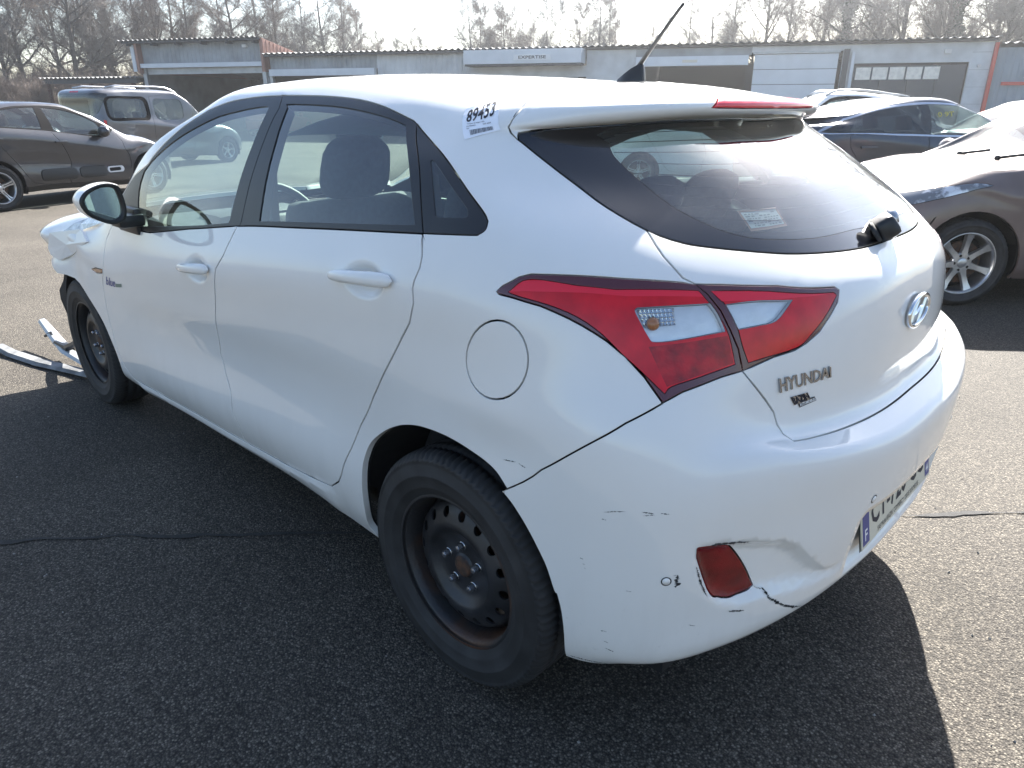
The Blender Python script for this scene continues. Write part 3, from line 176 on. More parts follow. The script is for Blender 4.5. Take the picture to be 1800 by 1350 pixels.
def dirty(m):
    nt=m.node_tree; L=nt.links.new; new=nt.nodes.new; b=nt.nodes['Principled BSDF']; src=b.inputs['Base Color'].links[0].from_socket
    tc=new('ShaderNodeTexCoord'); mp=new('ShaderNodeMapping'); mp.inputs['Scale'].default_value=(9,9,1.6); L(tc.outputs['Object'],mp.inputs[0])
    n=new('ShaderNodeTexNoise'); n.inputs['Scale'].default_value=2.2; n.inputs['Detail'].default_value=9; n.inputs['Roughness'].default_value=.7; L(mp.outputs[0],n.inputs['Vector'])
    r=new('ShaderNodeMapRange'); r.inputs[1].default_value=.45; r.inputs[2].default_value=.80; r.inputs[3].default_value=0; r.inputs[4].default_value=.20; L(n.outputs[0],r.inputs[0])
    v=new('ShaderNodeTexNoise'); v.inputs['Scale'].default_value=85; v.inputs['Detail'].default_value=3; L(tc.outputs['Object'],v.inputs['Vector'])
    r2=new('ShaderNodeMapRange'); r2.inputs[1].default_value=.66; r2.inputs[2].default_value=.74; r2.inputs[3].default_value=0; r2.inputs[4].default_value=.25; L(v.outputs[0],r2.inputs[0])
    s=new('ShaderNodeSeparateXYZ'); L(tc.outputs['Object'],s.inputs[0]); z=new('ShaderNodeMapRange'); z.inputs[1].default_value=.2; z.inputs[2].default_value=.55; z.inputs[3].default_value=.9; z.inputs[4].default_value=.12; L(s.outputs[2],z.inputs[0])
    a=new('ShaderNodeMath'); a.operation='MAXIMUM'; L(r.outputs[0],a.inputs[0]); L(r2.outputs[0],a.inputs[1])
    k=new('ShaderNodeMath'); k.operation='MULTIPLY'; L(a.outputs[0],k.inputs[0]); L(z.outputs[0],k.inputs[1])
    mx=new('ShaderNodeMix'); mx.data_type='RGBA'; L(k.outputs[0],mx.inputs['Factor']); L(src,mx.inputs['A']); mx.inputs['B'].default_value=(.30,.27,.23,1); L(mx.outputs['Result'],b.inputs['Base Color'])
dirty(WHITE)
BLACKTRIM=mat('satin_black_trim',(.014,.015,.017),.38,spec=.5,bump=.05,bscale=900)
GLOSSBLACK=mat('gloss_black',(.006,.007,.010),.08,coat=.5)
RUBBER=mat('tyre_rubber',(.022,.022,.023),.72,vary=.35,scale=14,bump=.12,bscale=350)
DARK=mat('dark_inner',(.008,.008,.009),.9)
STEEL=mat('black_steel_wheel',(.02,.021,.024),.42,vary=.45,scale=12,bump=.08,bscale=120)
RUST=mat('rusty_steel',(.10,.045,.022),.8,col2=(.022,.02,.019),scale=40,bump=.3,bscale=150)
CHROME=mat('chrome',(.72,.74,.77),.07,metal=1)
SILVER=mat('silver_alloy',(.52,.53,.55),.3,metal=.85,coat=.3,vary=.12,scale=25)
RED=mat('red_lens',(.62,.006,.016),.06,coat=.6,spec=.2,vary=.14,scale=25)
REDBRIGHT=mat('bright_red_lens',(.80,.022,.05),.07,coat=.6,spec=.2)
REDDARK=mat('dark_red_lens',(.20,.004,.008),.06,coat=.6,spec=.2,col2=(.52,.007,.014),scale=28,bump=.25,bscale=60)
REDBORDER=mat('smoked_lens_edge',(.085,.009,.016),.06,coat=1)
REFLRED=mat('reflector_red',(.17,.003,.006),.15,coat=.25,spec=.25,vary=.3,scale=20,bump=.2,bscale=500)
GLASS=glass('side_glass',(.66,.83,.76),haze=.03)
REARGLASS=glass('rear_glass',(.58,.68,.68),haze=.07,hazecol=(.46,.55,.60))
SCREEN=glass('windscreen_glass',(.78,.86,.82),haze=.03)
CLEAR=glass('clear_lens',(.93,.95,.96),haze=.02)
FABRIC=mat('seat_fabric',(.035,.037,.042),.9,vary=.2,scale=60,bump=.3,bscale=500)
PLASTIC=mat('dash_plastic',(.025,.026,.028),.6,bump=.1,bscale=600)
GREYTRIM=mat('grey_headlining',(.20,.205,.21),.9,vary=.05,scale=40)
AMBER=mat('amber_bulb',(.34,.14,.06),.15,coat=.5)
BADGEBLACK=mat('badge_black',(.012,.012,.013),.3)
def plate_mat(): return mat('plate_cream',(.60,.585,.48),.35,coat=.2)
PAPER=mat('white_label',(.92,.93,.98),.6)
INK=mat('black_ink',(.02,.02,.03),.7)
BLUEINK=mat('blue_plate_band',(.01,.03,.22),.4)
WHITEINK=mat('white_ink',(.8,.8,.8),.5)
# ---------------------------------------------------------------- object helpers
def link(o,parent=None):
    COL.objects.link(o)
    if parent is not None: o.parent=parent
    return o
def tag(o,label=None,cat=None,group=None,kind=None):
    if label: o['label']=label
    if cat: o['category']=cat
    if group: o['group']=group
    if kind: o['kind']=kind
    return o
def empty(name,loc=(0,0,0),rz=0):
    o=bpy.data.objects.new(name,None); o.location=loc; o.rotation_euler=(0,0,rz); o.empty_display_size=.2; return link(o)
def meshobj(name,verts,faces,m,parent=None,smooth=False,normals=None):
    me=bpy.data.meshes.new(name); me.from_pydata([tuple(v) for v in verts],[],[tuple(int(i) for i in f) for f in faces]); 
    if m is not None:
        for x in (m if isinstance(m,(list,tuple)) else [m]): me.materials.append(x)
    if smooth or normals is not None: me.shade_smooth()
    me.update()
    if normals is not None: me.normals_split_custom_set_from_vertices([tuple(n) for n in normals])
    return link(bpy.data.objects.new(name,me),parent)
class MB:
    """collects simple solids into one mesh"""
    def __init__(s): s.v=[];s.f=[];s.mi=[]
    def add(s,v,f,mi=0):
        o=len(s.v); s.v+= [tuple(x) for x in v]; s.f+=[tuple(i+o for i in q) for q in f]; s.mi+=[mi]*len(f); return s
    def box(s,c,d,rot=None,mi=0,bev=0):
        x,y,z=d[0]/2,d[1]/2,d[2]/2
        if bev:
            b=min(bev,x*.9,y*.9,z*.9); V=[];F=[]
            bm=bmesh.new(); bmesh.ops.create_cube(bm,size=1); bmesh.ops.scale(bm,vec=d,verts=bm.verts)
            bmesh.ops.bevel(bm,geom=bm.edges[:],offset=b,segments=2,affect='EDGES',profile=.6)
            bm.verts.index_update(); V=[v.co.copy() for v in bm.verts]; F=[[q.index for q in f.verts] for f in bm.faces]; bm.free()
        else:
            V=[Vector((sx*x,sy*y,sz*z)) for sx in(-1,1) for sy in(-1,1) for sz in(-1,1)]
            F=[(0,1,3,2),(4,6,7,5),(0,4,5,1),(2,3,7,6),(0,2,6,4),(1,5,7,3)]
        if rot is not None: V=[rot@v for v in V]
        return s.add([v+Vector(c) for v in V],F,mi)
    def tube(s,pts,r,n=8,mi=0,cap=True):
        pts=[Vector(p) for p in pts]; rs=r if isinstance(r,(list,tuple)) else [r]*len(pts)
        V=[];F=[]; prev=None
        for i,p in enumerate(pts):
            d=(pts[min(i+1,len(pts)-1)]-pts[max(i-1,0)]).normalized()
            if prev is None: a=d.orthogonal().normalized()
            else: a=(prev-d*prev.dot(d)).normalized()
            prev=a; b=d.cross(a)
            for k in range(n):
                t=2*math.pi*k/n; V.append(p+(a*math.cos(t)+b*math.sin(t))*rs[i])
        for i in range(len(pts)-1):
            for k in range(n):
                F.append((i*n+k,i*n+(k+1)%n,(i+1)*n+(k+1)%n,(i+1)*n+k))
        if cap: F.append(tuple(range(n))[::-1]); F.append(tuple((len(pts)-1)*n+k for k in range(n)))
        return s.add(V,F,mi)
    def lathe(s,prof,n=48,axis='y',c=(0,0,0),mi=0,closed=False):
        """prof: list of (a,r): a along the axis"""
        V=[];F=[]
        for a,r in prof:
            for k in range(n):
                t=2*math.pi*k/n; u,w=r*math.cos(t),r*math.sin(t)
                P=(u,a,w) if axis=='y' else ((a,u,w) if axis=='x' else (u,w,a))
                V.append(Vector(P)+Vector(c))
        m=len(prof)
        for i in range(m-1 if not closed else m):
            j=(i+1)%m
            for k in range(n): F.append((i*n+k,j*n+k,j*n+(k+1)%n,i*n+(k+1)%n))
        return s.add(V,F,mi)
    def ell(s,c,r,n=12,m=8,mi=0,rot=None):
        V=[];F=[]
        for i in range(m+1):
            th=math.pi*i/m
            for k in range(n):
                t=2*math.pi*k/n; v=Vector((r[0]*math.sin(th)*math.cos(t),r[1]*math.sin(th)*math.sin(t),r[2]*math.cos(th)))
                V.append((rot@v if rot is not None else v)+Vector(c))
        for i in range(m):
            for k in range(n): F.append((i*n+k,(i+1)*n+k,(i+1)*n+(k+1)%n,i*n+(k+1)%n))
        return s.add(V,F,mi)
    def prism(s,poly,o,ux,uy,un,h,mi=0):
        """poly 2d -> extruded by h along un from origin o"""
        o=Vector(o);ux=Vector(ux);uy=Vector(uy);un=Vector(un); n=len(poly)
        V=[o+ux*a+uy*b for a,b in poly]+[o+ux*a+uy*b+un*h for a,b in poly]
        F=[tuple(range(n))[::-1],tuple(range(n,2*n))]+[(i,(i+1)%n,n+(i+1)%n,n+i) for i in range(n)]
        return s.add(V,F,mi)
    def build(s,name,m,parent=None,smooth=False,angle=None):
        o=meshobj(name,s.v,s.f,m,parent)
        if isinstance(m,(list,tuple)):
            o.data.polygons.foreach_set('material_index',s.mi)
        bm=bmesh.new(); bm.from_mesh(o.data); bmesh.ops.recalc_face_normals(bm,faces=bm.faces[:]); bm.to_mesh(o.data); bm.free()
        if smooth or angle: 
            o.data.shade_smooth()
            if angle:
                try: o.data.set_sharp_from_angle(angle=R_(angle))
                except Exception: pass
        return o
def text_mesh(txt,bold=False,res=2):
    cu=bpy.data.curves.new('t','FONT'); cu.body=txt; cu.size=1; cu.resolution_u=res; cu.fill_mode='FRONT'
    if bold: cu.offset=.018
    o=bpy.data.objects.new('t',cu); COL.objects.link(o)
    dg=bpy.context.evaluated_depsgraph_get(); me=bpy.data.meshes.new_from_object(o.evaluated_get(dg))
    V=[Vector(v.co) for v in me.vertices]; F=[list(p.vertices) for p in me.polygons]
    bpy.data.objects.remove(o); bpy.data.curves.remove(cu); bpy.data.meshes.remove(me)
    x0=min(v.x for v in V);x1=max(v.x for v in V);y0=min(v.y for v in V);y1=max(v.y for v in V)
    return [((v.x-x0)/(x1-x0),(v.y-y0)/(y1-y0)) for v in V],F,(x1-x0)/(y1-y0)
def quadmap(C,u,v,off=0):
    """C: tl,tr,br,bl each (x,y,z,nx,ny,nz); u right, v up"""
    if isinstance(C,dict):
        tl,tr,br,bl=[np.array(c) for c in C['st']]; s=bl*(1-u)*(1-v)+br*u*(1-v)+tr*u*v+tl*(1-u)*v
        n=evalst(C['N'],[s])[0]; n/=np.linalg.norm(n); return Vector(evalst(C['D'],[s])[0]+n*off),Vector(n)
    tl,tr,br,bl=[np.array(c) for c in C]
    P=bl*(1-u)*(1-v)+br*u*(1-v)+tr*u*v+tl*(1-u)*v
    n=P[3:]/np.linalg.norm(P[3:]); return Vector(P[:3]+n*off),Vector(n)
def decal_text(name,txt,C,m,parent,rect=(0,0,1,1),off=.0006,thick=0,bold=False):
    V2,F,asp=text_mesh(txt,bold); V=[];fs=[]
    u0,v0,u1,v1=rect
    for a,b in V2: V.append(quadmap(C,u0+(u1-u0)*a,v0+(v1-v0)*b,off+thick)[0])
    fs=[f for f in F]
    if thick:
        n=len(V); ed={}
        for a,b in V2: V.append(quadmap(C,u0+(u1-u0)*a,v0+(v1-v0)*b,off)[0])
        for f in F:
            for i in range(len(f)):
                e=(f[i],f[(i+1)%len(f)]); ed[e]=1
        for (a,b) in list(ed):
            if (b,a) not in ed: fs.append((b,a,a+n,b+n))
    return meshobj(name,V,fs,m,parent)
def decal_quads(name,rects,C,m,parent,off=.0005):
    V=[];F=[]
    for (a,b,c,d) in rects:
        o=len(V); V+=[quadmap(C,a,b,off)[0],quadmap(C,c,b,off)[0],quadmap(C,c,d,off)[0],quadmap(C,a,d,off)[0]]; F.append((o,o+1,o+2,o+3))
    return meshobj(name,V,F,m,parent)
def grid_patch(name,C,m,parent,off,nu=6,nv=4,rect=(0,0,1,1)):
    V=[];F=[]
    for j in range(nv+1):
        for i in range(nu+1): V.append(quadmap(C,rect[0]+(rect[2]-rect[0])*i/nu,rect[1]+(rect[3]-rect[1])*j/nv,off)[0])
    for j in range(nv):
        for i in range(nu): a=j*(nu+1)+i; F.append((a,a+1,a+nu+2,a+nu+1))
    return meshobj(name,V,F,m,parent)
# ---------------------------------------------------------------- panels cut out of a body surface
def pip(P,poly):
    x,y=P[:,0],P[:,1]; r=np.zeros(len(P),bool); n=len(poly); j=n-1
    for i in range(n):
        xi,yi=poly[i];xj,yj=poly[j]
        if yi!=yj:
            c=((yi>y)!=(yj>y))&(x<(xj-xi)*(y-yi)/(yj-yi)+xi); r^=c
        j=i
    return r
def segdist(P,segs):
    best=np.full(len(P),1e9)
    for a,b in segs:
        a=np.array(a);b=np.array(b);d=b-a;L=(d*d).sum()+1e-12
        t=np.clip(((P-a)@d)/L,0,1); best=np.minimum(best,np.linalg.norm(P-(a+t[:,None]*d),axis=1))
    return best
class Body:
    def __init__(s,D,polys,step=1,extra=None,srange=None,fine=None):
        s.D=D; ns,nt=D.shape[:2]; segs=[]
        s0,s1=srange or (0,ns-1)
        for p in polys:
            segs+= [(p[i],p[(i+1)%len(p)]) for i in range(len(p))]
        if extra: segs+=extra
        rect=[(s0,0),(s1,0),(s1,nt-1),(s0,nt-1)]
        segs+=[(rect[i],rect[(i+1)%4]) for i in range(4)]
        gi,gj=np.meshgrid(np.arange(s0,s1+.01,step),np.arange(0,nt-1+.01,step),indexing='ij')
        P=np.stack([gi.ravel(),gj.ravel()],1)
        if fine:
            for (a,b,c,d,k) in fine: P=P[~((P[:,0]>=a-.3)&(P[:,0]<=c+.1)&(P[:,1]>=b-.3)&(P[:,1]<=d+.1))]
            for (a,b,c,d,k) in fine:
                fi,fj=np.meshgrid(np.arange(a,c,k),np.arange(b,d,k),indexing='ij'); P=np.concatenate([P,np.stack([fi.ravel()+.013,fj.ravel()+.017],1)])
        P=P[segdist(P,segs)>.22]
        pts=[Vector(p) for p in P]; edges=[]
        for a,b in segs:
            n=max(1,int(max(abs(b[0]-a[0]),abs(b[1]-a[1]))/ (step*1.0)))
            k0=len(pts)
            for k in range(n+1): pts.append(Vector((a[0]+(b[0]-a[0])*k/n,a[1]+(b[1]-a[1])*k/n)))
            edges+=[(k0+k,k0+k+1) for k in range(n)]
        r=geometry.delaunay_2d_cdt(pts,edges,[],0,1e-3)
        S=np.array([(v.x,v.y) for v in r[0]]); T=np.array([f[:3] for f in r[2]],int)
        c=S[T].mean(1); ok=(c[:,0]>s0)&(c[:,0]<s1)&(c[:,1]>0)&(c[:,1]<nt-1)
        s.S=S; s.T=T[ok]; s.c=c[ok]; s.V=evalst(D,S)
        s.free=np.ones(len(s.T),bool); s.eps=1e-3; s.smax=s1; s.smin=s0; s.tmax=nt-1
        s.compute()
    def compute(s):
        V,T=s.V,s.T
        n=np.cross(V[T[:,1]]-V[T[:,0]],V[T[:,2]]-V[T[:,0]])
        ref=evalst(normals(s.D),s.c)
        fl=(n*ref).sum(1)<0; T[fl]=T[fl][:,::-1]; n[fl]*=-1
        N=np.zeros_like(V)
        for k in range(3): np.add.at(N,T[:,k],n)
        ce=(np.abs(V[:,1])<1e-6); N[ce,1]=0
        s.N=N/(np.linalg.norm(N,axis=1,keepdims=True)+1e-12)
    def displace(s,fn):
        d=fn(s.S,s.V,s.N); s.V=s.V+s.N*d[:,None]; s.compute()
    def take(s,polys):
        m=s.free.copy()
        for p in polys: m&=pip(s.c,p)
        s.free&=~m; return np.nonzero(m)[0]
    def rest(s):
        m=np.nonzero(s.free)[0]; s.free[:]=False; return m
    def panel(s,name,fi,m,parent,mirror='join',gap=.0018,depth=.014,off=0.,flange=True,both=True,rim=.0012):
        T=s.T[fi]; ids,inv=np.unique(T,return_inverse=True); T=inv.reshape(T.shape)
        V=s.V[ids]+s.N[ids]*off; N=s.N[ids]; S=s.S[ids]
        if not flange: rim=0.
        ed={}
        for t in T:
            for k in range(3):
                a,b=int(t[k]),int(t[(k+1)%3]); ed[(a,b)]=1
        bd=[(a,b) for (a,b) in ed if (b,a) not in ed]
        ctr=np.abs(V[:,1])<1e-5
        bd=[(a,b) for a,b in bd if not (ctr[a] and ctr[b])]
        mdir=np.zeros_like(V)
        for a,b in bd:
            e=V[b]-V[a]
            for q in (a,b):
                x=np.cross(N[q],e); mdir[q]+=x/(np.linalg.norm(x)+1e-12)
        isb=np.zeros(len(V),bool)
        for a,b in bd: isb[a]=isb[b]=True
        mdir[ctr,1]=0
        l=np.linalg.norm(mdir,axis=1,keepdims=True); mdir=np.where(l>1e-9,mdir/(l+1e-12),0)
        V0=V.copy(); V[isb]+=mdir[isb]*(gap+rim)
        vs=[V];nsn=[N];F=[T]
        if flange and len(bd):
            bi=np.nonzero(isb)[0]; mp={int(b):k for k,b in enumerate(bi)}; nb=len(bi); o=len(V)
            P=V0[bi]; n=N[bi]; md=mdir[bi]
            r1=P+md*(gap+rim*.3)-n*rim*.3; r2=P+md*gap-n*rim; r3=P+md*gap-n*depth
            nn=lambda x:x/(np.linalg.norm(x,axis=1,keepdims=True)+1e-12)
            vs+=[r1,r2,r2,r3]; nsn+=[nn(n-md),nn(-md+n*.05),nn(-md),nn(-md)]
            q=[]
            for a,b in bd:
                A,B=mp[a],mp[b]
                q+=[(b,a,o+A),(b,o+A,o+B),(o+B,o+A,o+nb+A),(o+B,o+nb+A,o+nb+B),(o+2*nb+B,o+2*nb+A,o+3*nb+A),(o+2*nb+B,o+3*nb+A,o+3*nb+B)]
            F.append(np.array(q,int))
        V=np.concatenate(vs);N=np.concatenate(nsn);F=np.concatenate(F)
        mir=np.array([1,-1,1.])
        if mirror=='join':
            # weld the centre line
            c=np.abs(V[:,1])<1e-5; idx=np.arange(len(V)); k=len(V); mapm=np.zeros(len(V),int); 
            new=np.nonzero(~c)[0]; mapm[c]=np.nonzero(c)[0]; mapm[new]=k+np.arange(len(new))
            V2=np.concatenate([V,V[new]*mir]);N2=np.concatenate([N,N[new]*mir]);F2=np.concatenate([F,mapm[F][:,::-1]])
            return meshobj(name,V2,F2,m,parent,normals=N2)
        o=meshobj(name,V,F,m,parent,normals=N)
        if mirror=='pair' and both:
            o2=meshobj(name,V*mir,F[:,::-1],m,parent,normals=N*mir); return o,o2
        return o
def shell(name,body,fi,m,parent,inset):
    T=body.T[fi]; W=evalst(body.D,body.S); dn=((body.V-W)*body.N).sum(1)
    X=W-body.N*inset; X[:,1]=np.maximum(X[:,1],0)
    g0=np.cross(W[T[:,1]]-W[T[:,0]],W[T[:,2]]-W[T[:,0]]); g1=np.cross(X[T[:,1]]-X[T[:,0]],X[T[:,2]]-X[T[:,0]])
    cosn=(g0*g1).sum(1)/(np.linalg.norm(g0,axis=1)*np.linalg.norm(g1,axis=1)+1e-15); gr=np.linalg.norm(g1,axis=1)/(np.linalg.norm(g0,axis=1)+1e-12)
    T=T[(np.abs(dn[T]).max(1)<.0008)&(cosn>.6)&(gr<2.)]
    ids,inv=np.unique(T,return_inverse=True); T=inv.reshape(T.shape)
    V=X[ids]; mir=np.array([1,-1,1.]); k=len(V)
    return meshobj(name,np.concatenate([V,V*mir]),np.concatenate([T,T[:,::-1]+k]),m,parent,smooth=True)
# ---------------------------------------------------------------- wheels
def tyre_mesh(R=.3165,rb=.205,w=.097,n=96,tread=True):
    prof=[(-.080,rb-.006),(-.086,rb+.006),(-.0925,rb+.020),(-.0945,rb+.022),(-.0945,rb+.027),(-.0955,rb+.030),(-w,rb+.050),(-.0985,rb+.0515),(-.0985,rb+.056),(-w,rb+.058),(-.0955,rb+.080),(-.0925,R-.024),(-.0945,R-.022),(-.088,R-.013),(-.077,R-.004),(-.060,R-.0008),(-.045,R)]
    pr=prof+[(-.043,R-.007),(-.036,R-.007),(-.034,R),(-.006,R),(-.004,R-.007),(.004,R-.007),(.006,R),(.034,R),(.036,R-.007),(.043,R-.007)]+[(-a,r) for a,r in prof[::-1]]
    V=[];F=[];m=len(pr); q=n*3
    for k in range(q):
        t=2*math.pi*k/q
        for i,(a,r) in enumerate(pr):
            rr=r
            if tread and r>R-.014 and k%3==0 and abs(a)>.03: rr=r-.0055
            tt=t+(.5*a if tread and r>R-.014 else 0)
            V.append((rr*math.cos(tt),a*w/.097,rr*math.sin(tt)))
    for k in range(q):
        for i in range(m-1):
            a=k*m+i;b=((k+1)%q)*m+i; F.append((a,a+1,b+1,b))
    return V,F
def rot_y(V,a):
    c,s=math.cos(a),math.sin(a); return [(x*c-z*s,y,x*s+z*c) for x,y,z in V]
def steel_disc(nh=16,seg=96,rot=0.):
    """pressed steel wheel face with round holes, facing +y; y=0 at the mounting face plane"""
    def prof(r):
        xs=[0,.028,.034,.060,.082,.098,.108,.120,.150,.168,.178,.186]
        ys=[-.004,-.004,-.010,-.010,-.008,.004,.012,.012,.000,-.012,-.034,-.050]
        return float(np.interp(r,xs,ys))
    pts=[Vector((0,0))];edges=[]
    holes=[];rh=.0135
    for h in range(nh):
        t=2*math.pi*h/nh+rot; c=(.1485*math.cos(t),.1485*math.sin(t)); holes.append(c)
    for r in (.028,.034,.047,.060,.072,.082,.090,.098,.104,.108,.114,.120,.128,.135,.1415,.1485,.155,.162,.168,.173,.178,.186):
        for k in range(seg):
            t=2*math.pi*k/seg; P=(r*math.cos(t),r*math.sin(t))
            if all((P[0]-c[0])**2+(P[1]-c[1])**2>(rh*1.2)**2 for c in holes): pts.append(Vector(P))
    for c in holes:
        k0=len(pts)
        for k in range(16):
            t=2*math.pi*k/16; pts.append(Vector((c[0]+rh*.86*math.cos(t),c[1]+rh*1.0*math.sin(t))))
        edges+=[(k0+k,k0+(k+1)%16) for k in range(16)]
    r=geometry.delaunay_2d_cdt(pts,edges,[],0,1e-6)
    V=[(v.x,prof(v.length),v.y) for v in r[0]]; F=[]
    hc=np.array(holes); bset=[]
    for f in r[2]:
        c=sum((r[0][i] for i in f),Vector((0,0)))/len(f)
        if c.length>.186: continue
        d=np.hypot(hc[:,0]-c.x,hc[:,1]-c.y).min()
        if d<rh*.93 : continue
        F.append(tuple(f))
    ed={}
    for f in F:
        for i in range(len(f)): ed[(f[i],f[(i+1)%len(f)])]=1
    n=len(V);ext={}
    for (a,b) in list(ed):
        if (b,a) not in ed:
            for q in (a,b):
                if q not in ext: ext[q]=len(V); V.append((V[q][0]*.995,V[q][1]-.006,V[q][2]*.995))
            F.append((b,a,ext[a],ext[b]))
    return V,F
def fixn(o):
    bm=bmesh.new(); bm.from_mesh(o.data); bmesh.ops.recalc_face_normals(bm,faces=bm.faces[:]); bm.to_mesh(o.data); bm.free(); return o
def steel_wheel(parent,loc,side=1,rot=0.,steer=0.):
    """returns the tyre; the wheel is one part with sub-parts"""
    V,F=tyre_mesh(); t=meshobj('wheel',V,F,RUBBER,parent,smooth=True); fixn(t)
    t.location=loc; t.rotation_euler=(0,rot,(0 if side>0 else math.pi)+steer)
    b=MB(); b.lathe([(.083,.199),(.0835,.2055),(.0815,.2085),(.078,.2085),(.076,.204),(.074,.199),(.071,.193),(.050,.190),(.030,.188),(-.010,.186),(-.07,.184),(-.078,.2085)],72)
    rim=b.build('rim',RUSTRIM,t,smooth=True)
    V,F=steel_disc(); V=[(x,y+.052,z) for x,y,z in V]; d=meshobj('wheel_disc',V,F,STEEL,t,smooth=True); fixn(d)
    try: d.data.set_sharp_from_angle(angle=R_(40))
    except Exception: pass
    b=MB(); b.lathe([(.052,.0),(.0515,.020),(.049,.0285),(.040,.030)],32); b.build('hub_cap',RUST,t,smooth=True)
    for k in range(5):
        a=2*math.pi*k/5+.62; b=MB(); x,z=.05715*math.cos(a),.05715*math.sin(a)
        b.lathe([(.040,.0125),(.046,.0125),(.047,.0112)],24,c=(x,0,z))
        b.lathe([(.046,.0095),(.060,.0095),(.0635,.0075),(.065,.004),(.065,.0)],6,c=(x,0,z))
        b.build('wheel_nut',NUT,t,angle=35)
    b=MB(); b.lathe([(-.04,.05),(.01,.05),(.012,.135),(-.012,.137),(-.014,.05)],36); b.build('brake_disc',RUST,t,smooth=False)
    return t
NUT=mat('wheel_nut_zinc',(.42,.43,.46),.25,metal=.9)
RUSTRIM=mat('rusty_rim',(.022,.022,.024),.5,col2=(.085,.036,.016),scale=7,bump=.2,bscale=120,lo=.50,hi=.73)
def alloy_wheel(parent,loc,side=1,R=.316,rb=.20,spokes=7,m=None,rot=0.,w=.095,two=False,steer=0.):
    k=rb/.205
    V,F=tyre_mesh(R,rb,w,n=60,tread=True); t=meshobj('wheel',V,F,RUBBER,parent,smooth=True); fixn(t)
    t.location=loc; t.rotation_euler=(0,rot,(0 if side>0 else math.pi)+steer)
    b=MB(); b.lathe([(.084*w/.097,rb-.006),(.086*w/.097,rb),(.083*w/.097,rb+.004),(.078,rb),(.070,rb-.010),(.04,rb-.016),(-.07,rb-.02)],60); b.build('rim',m or SILVER,t,smooth=True)
    for q in range(spokes):
        a=2*math.pi*q/spokes+math.pi/2; c,s=math.cos(a),math.sin(a); b=MB()
        ux=Vector((c,0,s)); uy=Vector((-s,0,c))
        sub=[(-.5,.5)] if not two else [(-.62,-.16),(.16,.62)]
        for (l0,l1) in sub:
            w0,w1,w2=.026*k*2,.020*k*2,.030*k*2
            prof=[(.055*k,w0,.052),(.10*k,w1,.050),(.15*k,w1*1.05,.056),(rb-.014,w2,.066)]
            V=[];Fs=[]
            for r,wd,y in prof:
                for l,dy in ((l0,-.012),(l0*.8,0),(l1*.8,0),(l1,-.012),(l1,-.03),(l0,-.03)): V.append(ux*r+uy*(l*wd)+Vector((0,y+dy,0)))
            for i in range(3):
                for j in range(6): Fs.append((i*6+j,i*6+(j+1)%6,(i+1)*6+(j+1)%6,(i+1)*6+j))
            b.add(V,Fs)
        b.build('spoke',m or SILVER,t,angle=35)
    b=MB(); b.lathe([(.058,0),(.058,.024),(.054,.034),(.050,.036),(.050,.062*k),(.044,.068*k),(.02,.07*k)],40); b.build('hub',m or SILVER,t,angle=40)
    for q in range(5):
        a=2*math.pi*q/5-math.pi/2; b=MB(); b.lathe([(.0515,.0),(.0515,.0105),(.045,.0105)],16,c=(.050*k*math.cos(a),0,.050*k*math.sin(a))); b.build('bolt_hole',DARK,t)
    b=MB(); b.lathe([(-.03,.05),(.01,.05),(.012,.14*k),(-.012,.14*k)],36); b.build('brake_disc',RUST,t)
    b=MB(); b.lathe([(-.06,rb-.022),(-.062,.0)],40); b.build('wheel_back',DARK,t)
    return t
LAMPCHROME=mat('lamp_bowl',(.80,.80,.81),.22,metal=.35,vary=.05,scale=40,bump=.12,bscale=60)
LETTERCHROME=mat('letter_chrome',(.36,.37,.39),.12,metal=1)
WALL=mat('lamp_wall',(.70,.72,.76),.25,metal=.3)
LINER=mat('arch_liner',(.010,.010,.011),.85,bump=.3,bscale=300)
MIRROR=mat('mirror_glass',(.80,.90,.86),.01,metal=1)
TORN=[(2.870,.906,.753),(2.8248,.8949,.8306),(2.6752,.8669,.8521),(2.5189,.8418,.8744),(2.4138,.8584,.8331),(2.6184,.8703,.7517),(2.7527,.8989,.7078),(2.839,.908,.7246),(2.6565,.8795,.7929)]
LENSQ=[(2.7094,.8681,.8458),(2.6246,.8333,.8903),(2.5127,.7913,.9254),(2.3186,.8067,.9218),(2.5042,.8371,.8729),(2.562,.8279,.8911)]
